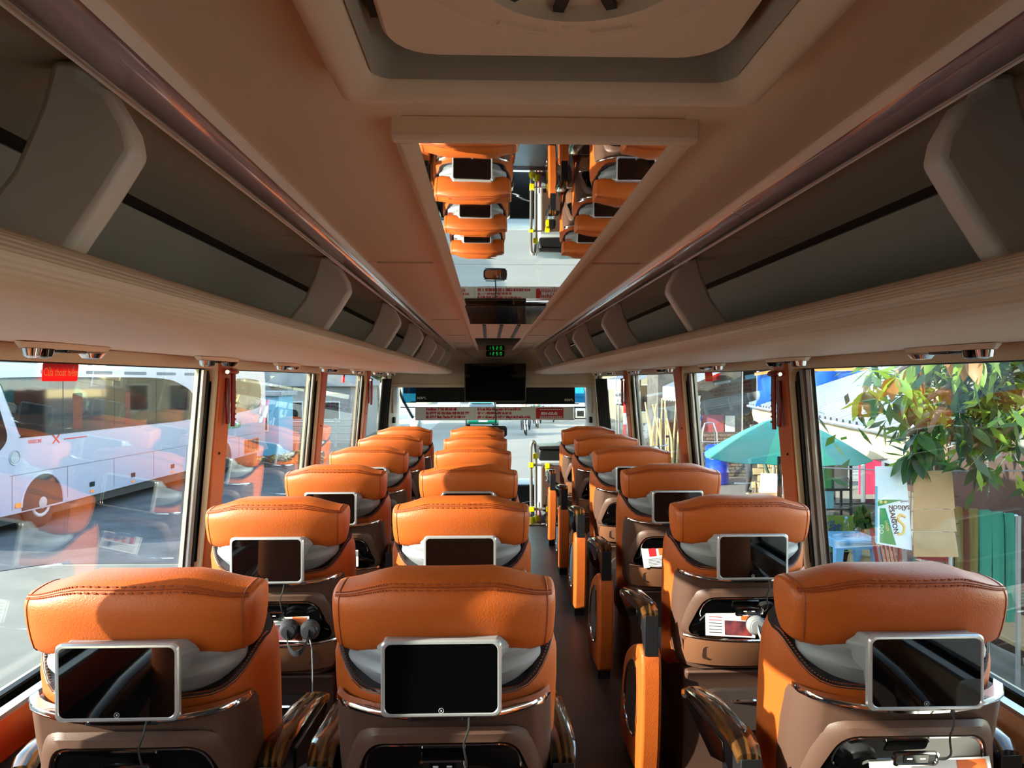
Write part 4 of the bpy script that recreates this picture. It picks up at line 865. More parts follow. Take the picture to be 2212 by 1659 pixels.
STAND = [('pelvis', 'belly'), ('belly', 'chest'), ('chest', 'neck'), ('neck', 'head'), ('head', 'crown')] + [(a + s, b + s) for s in 'LR' for a, b in (('hip', 'knee'), ('knee', 'ankle'), ('ankle', 'toe'), ('shoulder', 'elbow'), ('elbow', 'wrist'), ('wrist', 'hand'))] + [('pelvis', 'hipL'), ('pelvis', 'hipR'), ('chest', 'shoulderL'), ('chest', 'shoulderR')]
def pose(d):
    J = {'pelvis': (d['pelvis'], .13, 2), 'belly': (d['belly'], .125, 1), 'chest': (d['chest'], .14, 1), 'neck': (d['neck'], .055, 0), 'head': (d['head'], .095, 0), 'crown': (d['crown'], .08, 3)}
    R_ = {'hip': (.095, 2), 'knee': (.065, 2), 'ankle': (.045, 2), 'toe': (.04, 3), 'shoulder': (.065, 1), 'elbow': (.045, 1), 'wrist': (.032, 0), 'hand': (.035, 0)}
    for k, (r, m) in R_.items():
        for s in 'LR': J[k + s] = (d[k + s], r, m)
    return J
rider = pose(dict(pelvis=(0, .25, .80), belly=(0, .22, 1.0), chest=(0, .16, 1.22), neck=(0, .12, 1.40), head=(0, .09, 1.52), crown=(0, .09, 1.62), hipL=(-.13, .2, .78), hipR=(.13, .2, .78), kneeL=(-.22, -.18, .68), kneeR=(.22, -.18, .68),
    ankleL=(-.2, -.10, .30), ankleR=(.2, -.10, .30), toeL=(-.2, -.26, .26), toeR=(.2, -.26, .26), shoulderL=(-.19, .15, 1.30), shoulderR=(.19, .15, 1.30), elbowL=(-.30, -.05, 1.10), elbowR=(.30, -.05, 1.10), wristL=(-.30, -.28, 1.02), wristR=(.30, -.28, 1.02), handL=(-.30, -.36, 1.03), handR=(.30, -.36, 1.03)))
def motorbike(label, loc, col):
    m = thing('motorbike', label, 'motorbike', loc)
    for y, nm in ((-.62, 'front_wheel'), (.62, 'rear_wheel')):
        wl_ = MB().tube([(0, y + .25 * cos(2 * pi * k / 18), .29 + .25 * sin(2 * pi * k / 18)) for k in range(18)], .045, 6, ring=True).build(nm, TYRE, m)
        MB().lathe([(.20, -.015), (.04, -.03), (.04, .03), (.20, .015)], (0, y, .29), 12, 'x').build('hub', ALU, wl_)
    MB().loft([[(x * k, y, z) for x, z in ((-.12, z0), (.12, z0), (.10, z1), (-.10, z1))] for k, y, z0, z1 in ((.8, -.45, .35, .55), (1, -.1, .26, .50), (1.1, .3, .30, .68), (.8, .85, .48, .72))]).build('frame', DARKP, m, bevel=.02)
    MB().loft([[(x * k, y, z) for x, z in ((-.13, z0), (.13, z0), (.12, z1), (-.12, z1))] for k, y, z0, z1 in ((1, -.05, .68, .76), (1, .4, .70, .80), (.7, .85, .74, .84))]).build('saddle', RUBBER, m, bevel=.02)
    MB().loft([[(x, y, z) for x, y in ((-w_, -.50 + o_), (w_, -.50 + o_), (w_ * .8, -.38 + o_), (-w_ * .8, -.38 + o_))] for z, w_, o_ in ((.42, .14, -.05), (.75, .20, .0), (1.0, .12, .06))]).build('leg_shield', col, m, bevel=.02)
    MB().tube([(-.36, -.34, 1.03), (-.1, -.42, .98), (.1, -.42, .98), (.36, -.34, 1.03)], .016, 6).build('handlebar', CHROME, m)
    MB().sphere((0, -.52, .92), .085, 10, 6).build('headlamp', WHITEP, m)
    for s in (-1, 1): MB().tube([(s * .05, -.62, .29), (s * .07, -.5, .75)], .022, 6).build('fork', ALU, m); MB().tube([(s * .28, -.38, 1.03), (s * .33, -.36, 1.22)], .006, 5).sphere((s * .34, -.35, 1.25), .05, 8, 5, (1, .3, .8)).build('side_mirror', DARKP, m)
    return m
for px, Y, col, lab, sh in ((1135, 38, DARKP, 'black motorbike coming towards the bus, nearer of two', SHIRTW), (1160, 43.5, CHAIRR, 'dark red motorbike behind the nearer one on the road', SHIRTG)):
    p = W(px, 822, Y); motorbike(lab, (p.x, Y, GZ + .006), col)
    figure('person', 'helmetless rider in %s sitting on the %s' % (('pale shirt', 'nearer motorbike') if Y < 40 else ('green shirt', 'farther motorbike')), rider, STAND, (sh, TROUS), (p.x, Y, GZ + .012))
def car(label, loc, rz, col, roofcol=None):
    c = thing('car', label, 'car', loc, rz)
    sec = [(-2.2, .45, .75, .80), (-2.0, .30, .92, .86), (-1.1, .26, 1.0, .88), (1.2, .26, 1.02, .88), (2.0, .30, .98, .86), (2.2, .45, .85, .80)]
    MB().loft([[(x, y, z) for x, z in ((-w_, z0), (w_, z0), (w_, z1 - .12), (w_ * .92, z1), (-w_ * .92, z1), (-w_, z1 - .12))] for y, z0, z1, w_ in sec]).build('body', col, c, bevel=.04)
    MB().loft([[(x, y, z) for x, y in rrect(-w_, w_, y0, y1, .15, 4)] for z, w_, y0, y1 in ((.98, .84, -1.3, 1.9), (1.45, .68, -.5, 1.4))]).build('cabin_glass', TINT, c)
    MB().loft([[(x, y, z) for x, y in rrect(-w_, w_, y0, y1, .2, 4)] for z, w_, y0, y1 in ((1.44, .69, -.55, 1.45), (1.50, .62, -.40, 1.3))]).build('roof', roofcol or col, c)
    for x in (-.8, .8):
        for y in (-1.35, 1.35): MB().lathe([(.32, -.1), (.34, -.08), (.34, .08), (.32, .1)], (x, y, .34), 16, 'x').build('wheel', TYRE, c)
        MB().box((x * .75, -2.16, .68), (.36, .1, .16)).build('headlamp', WHITEP, c, bevel=.02)
    MB().box((0, -2.2, .5), (.5, .04, .12)).build('number_plate', PAPER, c)
    return c
p = W(1040, 822, 44); car('green taxi on the road ahead, coming towards the bus', (p.x, 44, GZ + .006), 0.05, CARG)
p = W(1102, 822, 62); car('white car far ahead in the middle of the road', (p.x, 62, GZ + .006), 0.0, CARW)
p = W(970, 822, 66); car('grey car parked at the left side of the road far ahead', (p.x, 66, GZ + .006), 0.0, ALU)
p = W(1178, 822, 49); hc = thing('handcart', 'orange handcart at the right side of the road ahead', 'cart', (p.x, 49, GZ + .006))
MB().bb(-.5, .5, -.4, .4, .45, .85).build('cart_box', TARPO, hc, bevel=.02)
for s in (-1, 1): MB().lathe([(.28, -.03), (.3, 0), (.28, .03)], (s * .53, 0, .3), 14, 'x').build('wheel', TYRE, hc)
MB().tube([(-.4, .4, .8), (-.4, .9, .95), (.4, .9, .95), (.4, .4, .8)], .02, 6).build('push_bar', ALU, hc)
# ------------------------------------------------------------------ market stalls on the right
def EX(Y): return 5.5 + .1745 * (Y - 10.5)                     # street edge of the shed
shed = thing('market_shed', 'long open shed with white ribbed tin roof and cream canvas fascia', 'shed', (6, 15, GZ))
Y0, Y1, ZE, ZR = 9.3, 20.0, .80, 2.35
def pw(name, mb, m, par, **k): return part(name, mb, m, par, **k)
nrib = 32; xs = []
for k in range(nrib):                                          # sheets of ribbed tin, rising away from the street
    a = Y0 + (Y1 - Y0) * k / nrib; b = Y0 + (Y1 - Y0) * (k + 1) / nrib; g = (b - a)
    pr = [(a, 0), (a + g * .35, 0), (a + g * .45, .07), (a + g * .7, .07), (a + g * .8, 0), (b - .003, 0)]
    L = [[(EX(y) + dx, y, z0 + q + t) for y, q in pr] + [(EX(y) + dx, y, z0 + q + t - .012) for y, q in reversed(pr)] for dx, z0, t in ((-.15, ZE + .02, 0), (4.6, ZR, 0))]
    pw('roof_sheet', MB().loft(L), TIN, shed)
L = []
for k in range(41):
    y = Y0 + (Y1 - Y0) * k / 40; sg = .03 * sin(k * 2.3) + .02 * sin(k * .9); bz = ZE - .42 + .05 * sin(k * .8); x = EX(y)
    L.append([(x + sg * .2, y, ZE + .04), (x + sg, y, ZE - .2), (x + .05 + sg, y, bz), (x + .07 + sg, y, bz), (x + .03 + sg, y, ZE - .2), (x + .03, y, ZE + .04)])
pw('canvas_fascia', MB().loft(L), CREAM, shed)
pw('gutter', MB().tube([(EX(y) - .16, y, ZE - .0) for y in (Y0, 12, 16, Y1)], .035, 6), TIN, shed)
for k in range(7):
    y = Y0 + .4 + (Y1 - Y0 - .8) * k / 6; pw('post', MB().tube([(EX(y) + .12, y, GZ), (EX(y) + .12, y, ZE)], .035, 7), ALU, shed)
pw('back_wall', MB().loft([[(EX(y) + d, y, z) for y, d in ((Y0, 3.6), (Y1, 3.6), (Y1, 3.75), (Y0, 3.75))] for z in (GZ, 2.0)]), DARKW, shed)
pw('end_wall', MB().loft([[(EX(Y1) + x, Y1, z), (EX(Y1) + x, Y1 + .1, z)] for x, z in ((0, GZ), (3.7, GZ), (3.7, 1.9), (0, ZE))], cap=False), CREAM, shed)
pw('striped_canvas', MB().loft([[(EX(y) + .09, y, z) for y in (11.9, 9.4)] + [(EX(y) + .11, y, z) for y in (9.4, 11.9)] for z in (ZE - .47, ZE - .38)]), WHITEP, shed)
tp = thing('blue_tarpaulin', 'bright blue tarpaulin stretched over the shed roof', 'tarpaulin', (8, 15, ZR))
L = []; r_ = random.Random(5)
for i in range(17):
    x = 6.62 + 3.2 * i / 16; zb = ZE + .06 + (x - EX(18.4) + .15) * (ZR - ZE) / 4.75; zt = 1.70 + .03 * i / 16
    row = [(x + (.05 if q else 0), 18.35 + r_.uniform(-.03, .03) + .05 * sin(i * 1.3), zb + (zt - zb) * q) for q in (0, .25, .5, .75, 1)]
    L.append(row + [(a, b + .015, c) for a, b, c in reversed(row)])
pw('sheet', MB().loft(L), TARP, tp, angle=1.2)
pw('edge_hem', MB().loft([[(x, 18.33 + d, z + e) for d, e in ((0, 0), (0, .07), (.04, .07), (.04, 0))] for x, z in ((6.6, 1.60), (7.2, 1.69), (8.5, 1.72), (9.9, 1.74))]), TARPO, tp)
for x in (6.7, 9.8): pw('pole', MB().tube([(x, 18.42, ZE), (x, 18.42, 1.75)], .03, 6), ALU, tp)
# umbrella
um = thing('market_umbrella', 'big green market umbrella in front of the shed', 'umbrella', (4.12, 10.3, GZ))
N = 8; R_ = 1.12
rimz, apz = 1.70, 2.26
for k in range(N):
    a0, a1 = 2 * pi * k / N + .2, 2 * pi * (k + 1) / N + .2; g = []
    for t in (0.02, .25, .5, .75, 1.0):
        z = apz - (apz - rimz) * (t ** 1.35); n_ = 4
        g.append([(R_ * t * cos(a0 + (a1 - a0) * q / n_) * (1 - .05 * sin(pi * q / n_) * t), R_ * t * sin(a0 + (a1 - a0) * q / n_) * (1 - .05 * sin(pi * q / n_) * t), z - .03 * sin(pi * q / n_) * t) for q in range(n_ + 1)])
    L = [row + [(x * .997, y * .997, z - .006) for x, y, z in reversed(row)] for row in g]
    MB().loft(L).build('panel', UMB if k % 2 else UMB2, um, angle=1.0)
    MB().tube([(R_ * t * cos(a0), R_ * t * sin(a0), apz - (apz - rimz) * t ** 1.35 - .015) for t in (.05, .5, 1)], .008, 5).build('rib', ALU, um)
MB().tube([(0, 0, 0), (0, 0, apz + .06)], .022, 8).build('pole', ALU, um); MB().lathe([(.22, 0), (.24, .05), (.1, .1), (.04, .14)], (0, 0, 0), 16).build('foot', STONE, um)
# stone house with brick pillar behind the barrels
sh_ = thing('stone_house', 'dark rough stone house with peeling plaster behind the barrels', 'building', (8, 25, GZ))
pw('wall', MB().bb(5.6, 11.5, 24.5, 26.2, GZ, 2.6), STONE, sh_); pw('roof', MB().bb(5.3, 11.8, 24.3, 26.4, 2.6, 2.8), ROOFG, sh_)
pw('door_panel', MB().bb(7.05, 7.75, 24.42, 24.5, GZ, .35), MAROON, sh_); pw('dark_doorway', MB().bb(5.9, 6.35, 24.44, 24.5, GZ, .1), WALLD, sh_)
pw('meter_box', MB().bb(7.8, 8.1, 24.36, 24.5, -.2, .32), WHITEP, sh_)
pw('hanging_banner', MB().bb(6.72, 7.0, 24.36, 24.38, -.5, .35), TARP, sh_); pw('poster', MB().bb(6.75, 6.97, 24.34, 24.358, -.22, .15), PAPER, sh_)
pw('price_list', MB().bb(6.55, 6.85, 24.38, 24.4, .62, 1.28), PAPER, sh_); pw('red_sign', MB().bb(7.15, 7.6, 24.36, 24.42, 1.5, 1.75), REDINK, sh_)
# brick wall: single bricks in recessed mortar
bw = thing('brick_wall', 'low grey brick wall right of the blue barrels', 'wall', (7.2, 21.2, GZ))
pw('mortar', MB().bb(6.12, 8.2, 21.22, 21.36, GZ, .0), MORTAR, bw)
me0 = MB().box((0, 0, 0), (.215, .13, .075)).build('brick', BRICK, bw, smooth=False); first = True
r_ = random.Random(9)
for j in range(13):
    for i in range(9):
        x = 6.24 + .232 * i + (.116 if j % 2 else 0)
        if x > 8.15: continue
        o = me0 if first else me0.copy()
        if not first: COL.objects.link(o)
        first = False; o.location = (x - 7.2, .06 + r_.uniform(-.006, .006), .055 + .094 * j); o.rotation_euler = (0, 0, r_.uniform(-.02, .02))
bw2 = thing('brick_wall', 'sunlit pale block wall under the green umbrella', 'wall', (7.2, 18.9, GZ))
pw('mortar', MB().bb(6.72, 8.3, 18.93, 19.06, GZ, .35), MORTAR, bw2)
me0 = MB().box((0, 0, 0), (.29, .13, .15)).build('block', BRICKY, bw2, smooth=False); first = True
for j in range(9):
    for i in range(5):
        x = 6.87 + .31 * i + (.155 if j % 2 else 0)
        if x > 8.3: continue
        o = me0 if first else me0.copy()
        if not first: COL.objects.link(o)
        first = False; o.location = (x - 7.2, .05 + r_.uniform(-.012, .008), .09 + .172 * j); o.rotation_euler = (0, 0, r_.uniform(-.03, .03))
# barrels, buckets, walker, boards
def barrel(px, Y, h, r, label):
    p = W(px, 822, Y); b = thing('barrel', label, 'barrel', (p.x, Y, GZ), 0, 'blue plastic barrels')
    MB().lathe([(r * .9, 0), (r, .04 * h), (r, .30 * h), (r * 1.04, .33 * h), (r, .36 * h), (r, .64 * h), (r * 1.04, .67 * h), (r, .70 * h), (r, .93 * h), (r * .95, .96 * h), (r * 1.02, .965 * h), (r * 1.02, .99 * h), (r * .9, h)], (0, 0, 0), 24).build('drum', DRUMB, b)
    MB().lathe([(r * .8, h), (r * .82, h * 1.02), (r * .3, h * 1.02), (r * .28, h * 1.035), (r * .1, h * 1.035)], (0, 0, 0), 20).build('lid', DRUMB, b); return b
barrel(1549, 19.7, 1.02, .30, 'large blue plastic barrel beside the grey brick wall'); barrel(1503, 19.9, .82, .22, 'smaller blue barrel under the stack of white buckets')
p = W(1503, 822, 19.9); z = GZ + .852
for k in range(9):
    b = thing('bucket', 'white paint bucket, %s from the bottom of the stack on the small barrel' % ORD[k], 'bucket', (p.x, 19.9, z), 0, 'stacked white paint buckets')
    MB().lathe([(.105, 0), (.125, .15), (.130, .15), (.130, .165), (.118, .165)], (0, 0, 0), 18).build('pail', BUCKET, b); MB().tube([(.128 * cos(a), .128 * sin(a), .12) for a in [2 * pi * q / 16 for q in range(16)]], .006, 5, ring=True).build('rim', WHITEP, b); z += .1655
p = W(1532, 822, 20.6); wk = thing('step_ladder', 'bare aluminium frame ladder behind the large blue barrel', 'ladder', (p.x, 20.6, GZ))
for s in (-1, 1):
    MB().tube([(s * .26, -.1, 0), (s * .20, -.05, 1.3), (s * .12, 0, 1.56), (0, 0, 1.58)], .02, 6).build('leg', ALU, wk); MB().tube([(s * .30, .45, 0), (s * .22, .2, 1.2), (s * .12, 0, 1.55)], .018, 6).build('leg', ALU, wk)
for z in (.35, .75, 1.05): MB().tube([(-.25, -.08, z), (.25, -.08, z)], .016, 6).build('rung', ALU, wk)
for k, (px, a) in enumerate(((1664, .22), (1672, .27), (1679, .31), (1685, .36))):
    p = W(px, 822, 16.6); o = MB().box((0, 0, .30), (.03, .5, .60)).build('tile_panel', PAPER if k % 2 else BUCKET, None, bevel=.004); o.location = (p.x, 16.6, GZ + .06); o.rotation_euler = (0, a, .9); tag(o, 'white panel leaning in the row by the pale block wall, %s from the left' % ORD[k], 'panel', 'leaning white panels')
p = W(1655, 822, 15.9); cr = thing('crate', 'orange brown crate on the ground before the leaning panels', 'crate', (p.x, 15.9, GZ))
for z in (.05, .16, .27):
    for s in (-1, 1): MB().box((0, s * .22, z), (.7, .02, .08)).build('slat', CARD, cr); MB().box((s * .34, 0, z), (.02, .42, .08)).build('slat', CARD, cr)
for a in (-1, 1):
    for b in (-1, 1): MB().box((a * .32, b * .2, .16), (.03, .03, .32)).build('corner', CARD, cr)
# stooping person
bend = pose(dict(pelvis=(0, 0, .82), belly=(.10, 0, .94), chest=(.30, 0, .98), neck=(.46, 0, .90), head=(.55, 0, .84), crown=(.60, 0, .80), hipL=(0, .11, .78), hipR=(0, -.11, .78), kneeL=(.06, .12, .44), kneeR=(.02, -.12, .44), ankleL=(-.02, .12, .07), ankleR=(-.04, -.12, .07), toeL=(.10, .12, .04), toeR=(.08, -.12, .04),
    shoulderL=(.34, .17, .93), shoulderR=(.34, -.17, .93), elbowL=(.40, .20, .66), elbowR=(.40, -.20, .66), wristL=(.50, .14, .45), wristR=(.50, -.12, .45), handL=(.54, .12, .38), handR=(.54, -.10, .38)))
p = W(1616, 822, 18.0); figure('person', 'person in dark green shirt bending over beside the brick wall', bend, STAND, (SHIRTG, TROUS), (p.x, 18.0, GZ), -.3)
p = W(1648, 822, 17.9); o = thing('stool', 'small wooden stool in front of the bending person', 'stool', (p.x, 17.9, GZ))
MB().bb(-.15, .15, -.15, .15, .26, .30).build('seat', CARD, o)
for a in (-1, 1):
    for b in (-1, 1): MB().bb(a * .12 - .02, a * .12 + .02, b * .12 - .02, b * .12 + .02, 0, .26).build('leg', CARD, o)
# awnings and poles farther along
def awning(label, x0, x1, y0, y1, z0, z1, n):
    a = thing('awning', label, 'awning', ((x0 + x1) / 2, (y0 + y1) / 2, GZ), 0, 'white ribbed stall awnings')
    for k in range(n):
        ya, yb = y0 + (y1 - y0) * k / n, y0 + (y1 - y0) * (k + 1) / n - .004; g = yb - ya
        pr = [(ya, 0), (ya + g * .4, 0), (ya + g * .5, .03), (ya + g * .9, .03), (yb, 0)]
        pw('roof_sheet', MB().loft([[(x, y, z + q) for y, q in pr] + [(x, y, z + q - .01) for y, q in reversed(pr)] for x, z in ((x0, z0), (x1, z1))]), TIN, a)
    L = []
    for k in range(33):
        y = y0 + (y1 - y0) * k / 32; L.append([(x0 - .02, y, z0 + .02), (x0 - .03, y, z0 - .38 - .05 * abs(sin(k * pi / 4))), (x0 - .015, y, z0 - .38 - .05 * abs(sin(k * pi / 4))), (x0 - .005, y, z0 + .02)])
    pw('valance', MB().loft(L), WHITEP, a)
    L = []
    for k in range(17):
        x = x0 + (x1 - x0) * k / 16; zz = z0 + (z1 - z0) * k / 16; L.append([(x, y0 - .01, zz + .02), (x, y0 - .02, zz - .30), (x, y0 - .005, zz - .30), (x, y0 + .005, zz + .02)])
    for x, y in ((x0 + .05, y0 + .1), (x0 + .05, y1 - .1)): pw('post', MB().tube([(x, y, GZ), (x, y, z0)], .03, 6), ALU, a)
    for x, y in ((x1 - .05, y0 + .1), (x1 - .05, y1 - .1)): pw('post', MB().tube([(x, y, GZ), (x, y, z1)], .03, 6), ALU, a)
    pw('back_wall', MB().bb(x1 - .04, x1, y0 + .15, y1 - .15, GZ, z1 - .1), DARKW, a)
    return a
awning('white ribbed tin awning with torn valance left of the stone house', 5.7, 8.3, 21.6, 24.2, 1.27, 2.4, 9)
awning('white awning farther along the street beyond the bamboo poles', 5.4, 8.5, 26.6, 34.0, 1.5, 2.6, 16)
r_ = random.Random(11)
for k in range(12):
    px = 1405 + 55 * k / 11 + r_.uniform(-3, 3); Y = 21.5 + r_.uniform(-.6, .6); p = W(px, 822, Y); q = r_.uniform(-.25, .3)
    o = MB().tube([(0, 0, 0), (q * .3, .1, 1.1), (q, .35, 2.1 + r_.uniform(-.5, .5))], [.035, .03, .022], 7).build('bamboo_pole', BAMBOO); o.location = (p.x, Y, GZ); tag(o, 'pale bamboo pole leaning in the bundle under the far awning, %s from the left' % (ORD + ['eleventh', 'twelfth'])[k], 'pole', 'leaning bamboo poles')
sg = thing('price_sign', 'white board reading 6.80 on a post beside the road', 'sign', (W(1338, 822, 24).x, 24, GZ))
MB().tube([(0, .05, 0), (0, .05, 2.6)], .03, 6).build('post', ALU, sg); MB().bb(-.16, .16, -.0, .03, 2.0, 2.42).build('board', WHITEP, sg)
lettering('6:80', .15, DARKINK, sg, facing((0, -.004, 2.24), (1, 0, 0), (0, 0, 1)), align='CENTER'); lettering('1 7', .13, DARKINK, sg, facing((0, -.004, 2.06), (1, 0, 0), (0, 0, 1)), align='CENTER')
fp = thing('flag_pole', 'pole with hanging red and blue flag by the roadside', 'flag', (W(1331, 822, 26).x, 26, GZ)); MB().tube([(0, 0, 0), (0, 0, 3.6)], .025, 6).build('pole', ALU, fp)
MB().loft([[(x, .02 * sin(x * 20) + o_, z) for x in (-.02, -.1, -.2, -.3)] + [(x, .02 * sin(x * 20) + o_ + .01, z) for x in (-.3, -.2, -.1, -.02)] for z, o_ in ((3.5, 0), (3.2, .03), (2.9, 0))]).build('flag', REDINK, fp)
rp = thing('striped_post', 'red and white striped marker post by the roadside', 'post', (W(1350, 822, 23).x, 23, GZ))
for k in range(6): MB().tube([(0, 0, .35 * k), (0, 0, .35 * k + .35)], .05, 8).build('band', REDINK if k % 2 else WHITEP, rp)
p = W(1408, 822, 20.3); motorbike('dark parked motorbike in front of the bamboo poles', (p.x, 20.3, GZ), DARKP)
p = W(1366, 822, 26.0); motorbike('red parked motorbike beyond the bamboo poles', (p.x, 26.0, GZ), REDP)
# tables, chairs, shelf and sink in the shed
p = W(1832, 822, 9.6); tb_ = thing('plastic_table', 'low light blue plastic table with a water bottle', 'table', (p.x, 9.6, GZ)); TH = .735
MB().loft([[(x, y, z) for x, y in rrect(-.29 + d, .29 - d, -.29 + d, .29 - d, .05, 4)] for z, d in ((TH - .04, 0), (TH - .01, 0), (TH, .01))]).build('tabletop', STOOLB, tb_); MB().loft([[(x, y, z) for x, y in rrect(-.27, .27, -.27, .27, .05, 4)] for z in (TH - .12, TH - .04)]).build('apron', STOOLB, tb_)
for a in (-1, 1):
    for b in (-1, 1): MB().loft([[(a * c + x, b * c + y, z) for x, y in ((-w_, -w_), (w_, -w_), (w_, w_), (-w_, w_))] for z, c, w_ in ((0, .28, .028), (TH - .1, .235, .05))]).build('leg', STOOLB, tb_)
wb = thing('water_bottle', 'clear plastic water bottle standing on the blue table', 'bottle', (p.x - .07, 9.5, GZ + TH)); MB().lathe([(.035, 0), (.038, .01), (.038, .15), (.030, .20), (.013, .225), (.013, .24)], (0, 0, 0), 14).build('bottle_body', PLASTIC, wb); MB().lathe([(.016, .24), (.016, .262), (.01, .265)], (0, 0, 0), 10).build('cap', STOOLB, wb)
for k, (dx, dy) in enumerate(((.07, -.12), (.13, -.02), (.19, -.13))):
    g = MB().lathe([(.026, 0), (.034, .10), (.031, .10), (.024, .008)], (0, 0, 0), 12).build('drinking_glass', PLASTIC); g.location = (p.x + dx, 9.6 + dy, GZ + TH); tag(g, 'clear drinking glass on the blue table, %s from the bottle' % ORD[k], 'glass', 'glasses on the blue table')
def chair(px, Y, rz, label):
    p = W(px, 822, Y); c = thing('plastic_chair', label, 'chair', (p.x, Y, GZ), rz, 'dark red plastic chairs')
    MB().loft([[(x, y, z) for x, y in rrect(-.22, .22, -.21, .21, .05, 4)] for z in (.41, .45)]).build('seat', CHAIRR, c)
    for a in (-1, 1):
        for b in (-1, 1): MB().tube([(a * .23, b * .23, 0), (a * .20, b * .19, .43)], .025, 6).build('leg', CHAIRR, c)
        MB().tube([(a * .20, .20, .43), (a * .22, .27, .85)], .022, 6).build('back_post', CHAIRR, c)
    MB().loft([[(x, .27 + o_, z) for x in (-.22, -.1, .1, .22) for o_ in (0,)] + [(x, .29 + o_, z) for x in (.22, .1, -.1, -.22) for o_ in (0,)] for z in (.74, .86)]).build('back_rail', CHAIRR, c)
    for k in range(5): MB().box((-.14 + .07 * k, .255, .60), (.028, .015, .32), Matrix.Rotation(-.2, 3, 'X')).build('back_slat', CHAIRR, c)
chair(1955, 8.9, .4, 'dark red plastic chair right of the blue table'); chair(2043, 7.9, -.4, 'dark red plastic chair below the hanging cloths'); chair(1925, 7.3, 2.6, 'dark red plastic chair near the hanging carton')
p = W(1800, 822, 10.6); ms = thing('metal_shelf', 'open black metal shelf rack beside the sink', 'shelf', (p.x, 10.6, GZ))
for a in (-1, 1):
    for b in (0, 1): MB().box((a * .26, b * .3, .80), (.03, .03, 1.60)).build('upright', RUBBER, ms)
for z in (.30, .62, .90, 1.18, 1.58): MB().bb(-.26, .26, 0, .3, z - .015, z + .012).build('shelf', RUBBER, ms)
MB().bb(-.22, .02, .02, .2, .912, 1.16).build('stored_panel', TEAL, ms); MB().bb(.04, .24, .05, .25, 1.192, 1.55).build('stored_panel', GREYP, ms); MB().bb(-.2, .0, .05, .2, 1.192, 1.5).build('stored_panel', GREENINK, ms)
sn = thing('snack_sign', 'green sign with dark blue lettering under the shelf rack', 'sign', (W(1800, 822, 10.2).x, 10.2, GZ)); MB().bb(-.28, .28, 0, .03, .38, .88).build('board', LEAF[1], sn); NAVY = mat('ink_navy', rgb(24, 44, 110), .6)
for z in (.0, .38): MB().bb(-.25, .25, .03, .06, z, .40 if z == 0 else .88).build('support', RUBBER, sn)
lettering('V\u1eb7t', .20, NAVY, sn, facing((-.18, -.004, .66), (1, 0, 0), (0, 0, 1)), font_bold=.004); lettering('Ke', .20, NAVY, sn, facing((-.18, -.004, .43), (1, 0, 0), (0, 0, 1)), font_bold=.004)
p = W(1850, 822, 11.2); sk = thing('wash_stand', 'dark wash stand with tall curved chrome tap', 'sink', (p.x, 11.2, GZ)); MB().bb(-.35, .6, 0, .5, 0, .86).build('counter', STONE, sk, bevel=.02); MB().bb(-.3, .55, .05, .45, .86, .88).build('basin', RUBBER, sk)
MB().tube(catmull([(-.22, .25, .88), (-.22, .25, 1.18), (-.20, .22, 1.28), (-.13, .16, 1.30), (-.08, .12, 1.25), (-.07, .11, 1.18)], 4, False), .022, 8).build('tap', CHROME, sk)
p = W(1864, 822, 10.6); pl = thing('potted_plant', 'leafy pot plant before the wash stand', 'plant', (p.x, 10.6, GZ)); MB().lathe([(.16, 0), (.22, .34), (.24, .34), (.24, .38), (.20, .38), (.19, .30)], (0, 0, 0), 18).build('pot', BRICKY, pl); MB().bb(-.3, .3, -.0, .3, -.0, .001).build('saucer', STONE, pl)
lf = MB().add([(0, 0, 0), (.05, .02, .10), (.0, .06, .24), (-.05, .02, .10), (0, .035, .12)], [(0, 1, 4), (1, 2, 4), (2, 3, 4), (3, 0, 4)]); l0 = lf.build('leaf', LEAF[0], pl); r_ = random.Random(4)
for k in range(46):
    o = l0 if k == 0 else l0.copy()
    if k: COL.objects.link(o)
    a = r_.uniform(0, 2 * pi); d = r_.uniform(0, .2); o.location = (d * cos(a), d * sin(a), .40 + r_.uniform(0, .30)); o.rotation_euler = (r_.uniform(-.9, .3), 0, a + pi / 2); o.scale = (1.3,) * 3
st_ = thing('storage_pot', 'large pale round pot below the potted plant', 'pot', (5.2, 9.98, GZ)); MB().lathe([(.2, 0), (.30, .12), (.32, .25), (.30, .36), (.28, .40), (.30, .43), (.26, .43)], (0, 0, 0), 22).build('pot_body', CREAM, st_)
pk = thing('pink_banner', 'pink and red banner hanging behind the tap', 'banner', (W(1880, 822, 12.5).x, 12.5, .3)); MB().loft([[(x, .02 * sin(x * 14), z) for x in (-.2, -.07, .07, .2)] + [(x, .02 * sin(x * 14) + .01, z) for x in (.2, .07, -.07, -.2)] for z in (-.75, -.3, .2)]).build('cloth', mat('banner_pink', rgb(226, 70, 110), .7), pk)
MB().tube([(0, .0, .2), (0, .0, .5)], .008, 5).build('cord', RUBBER, pk)
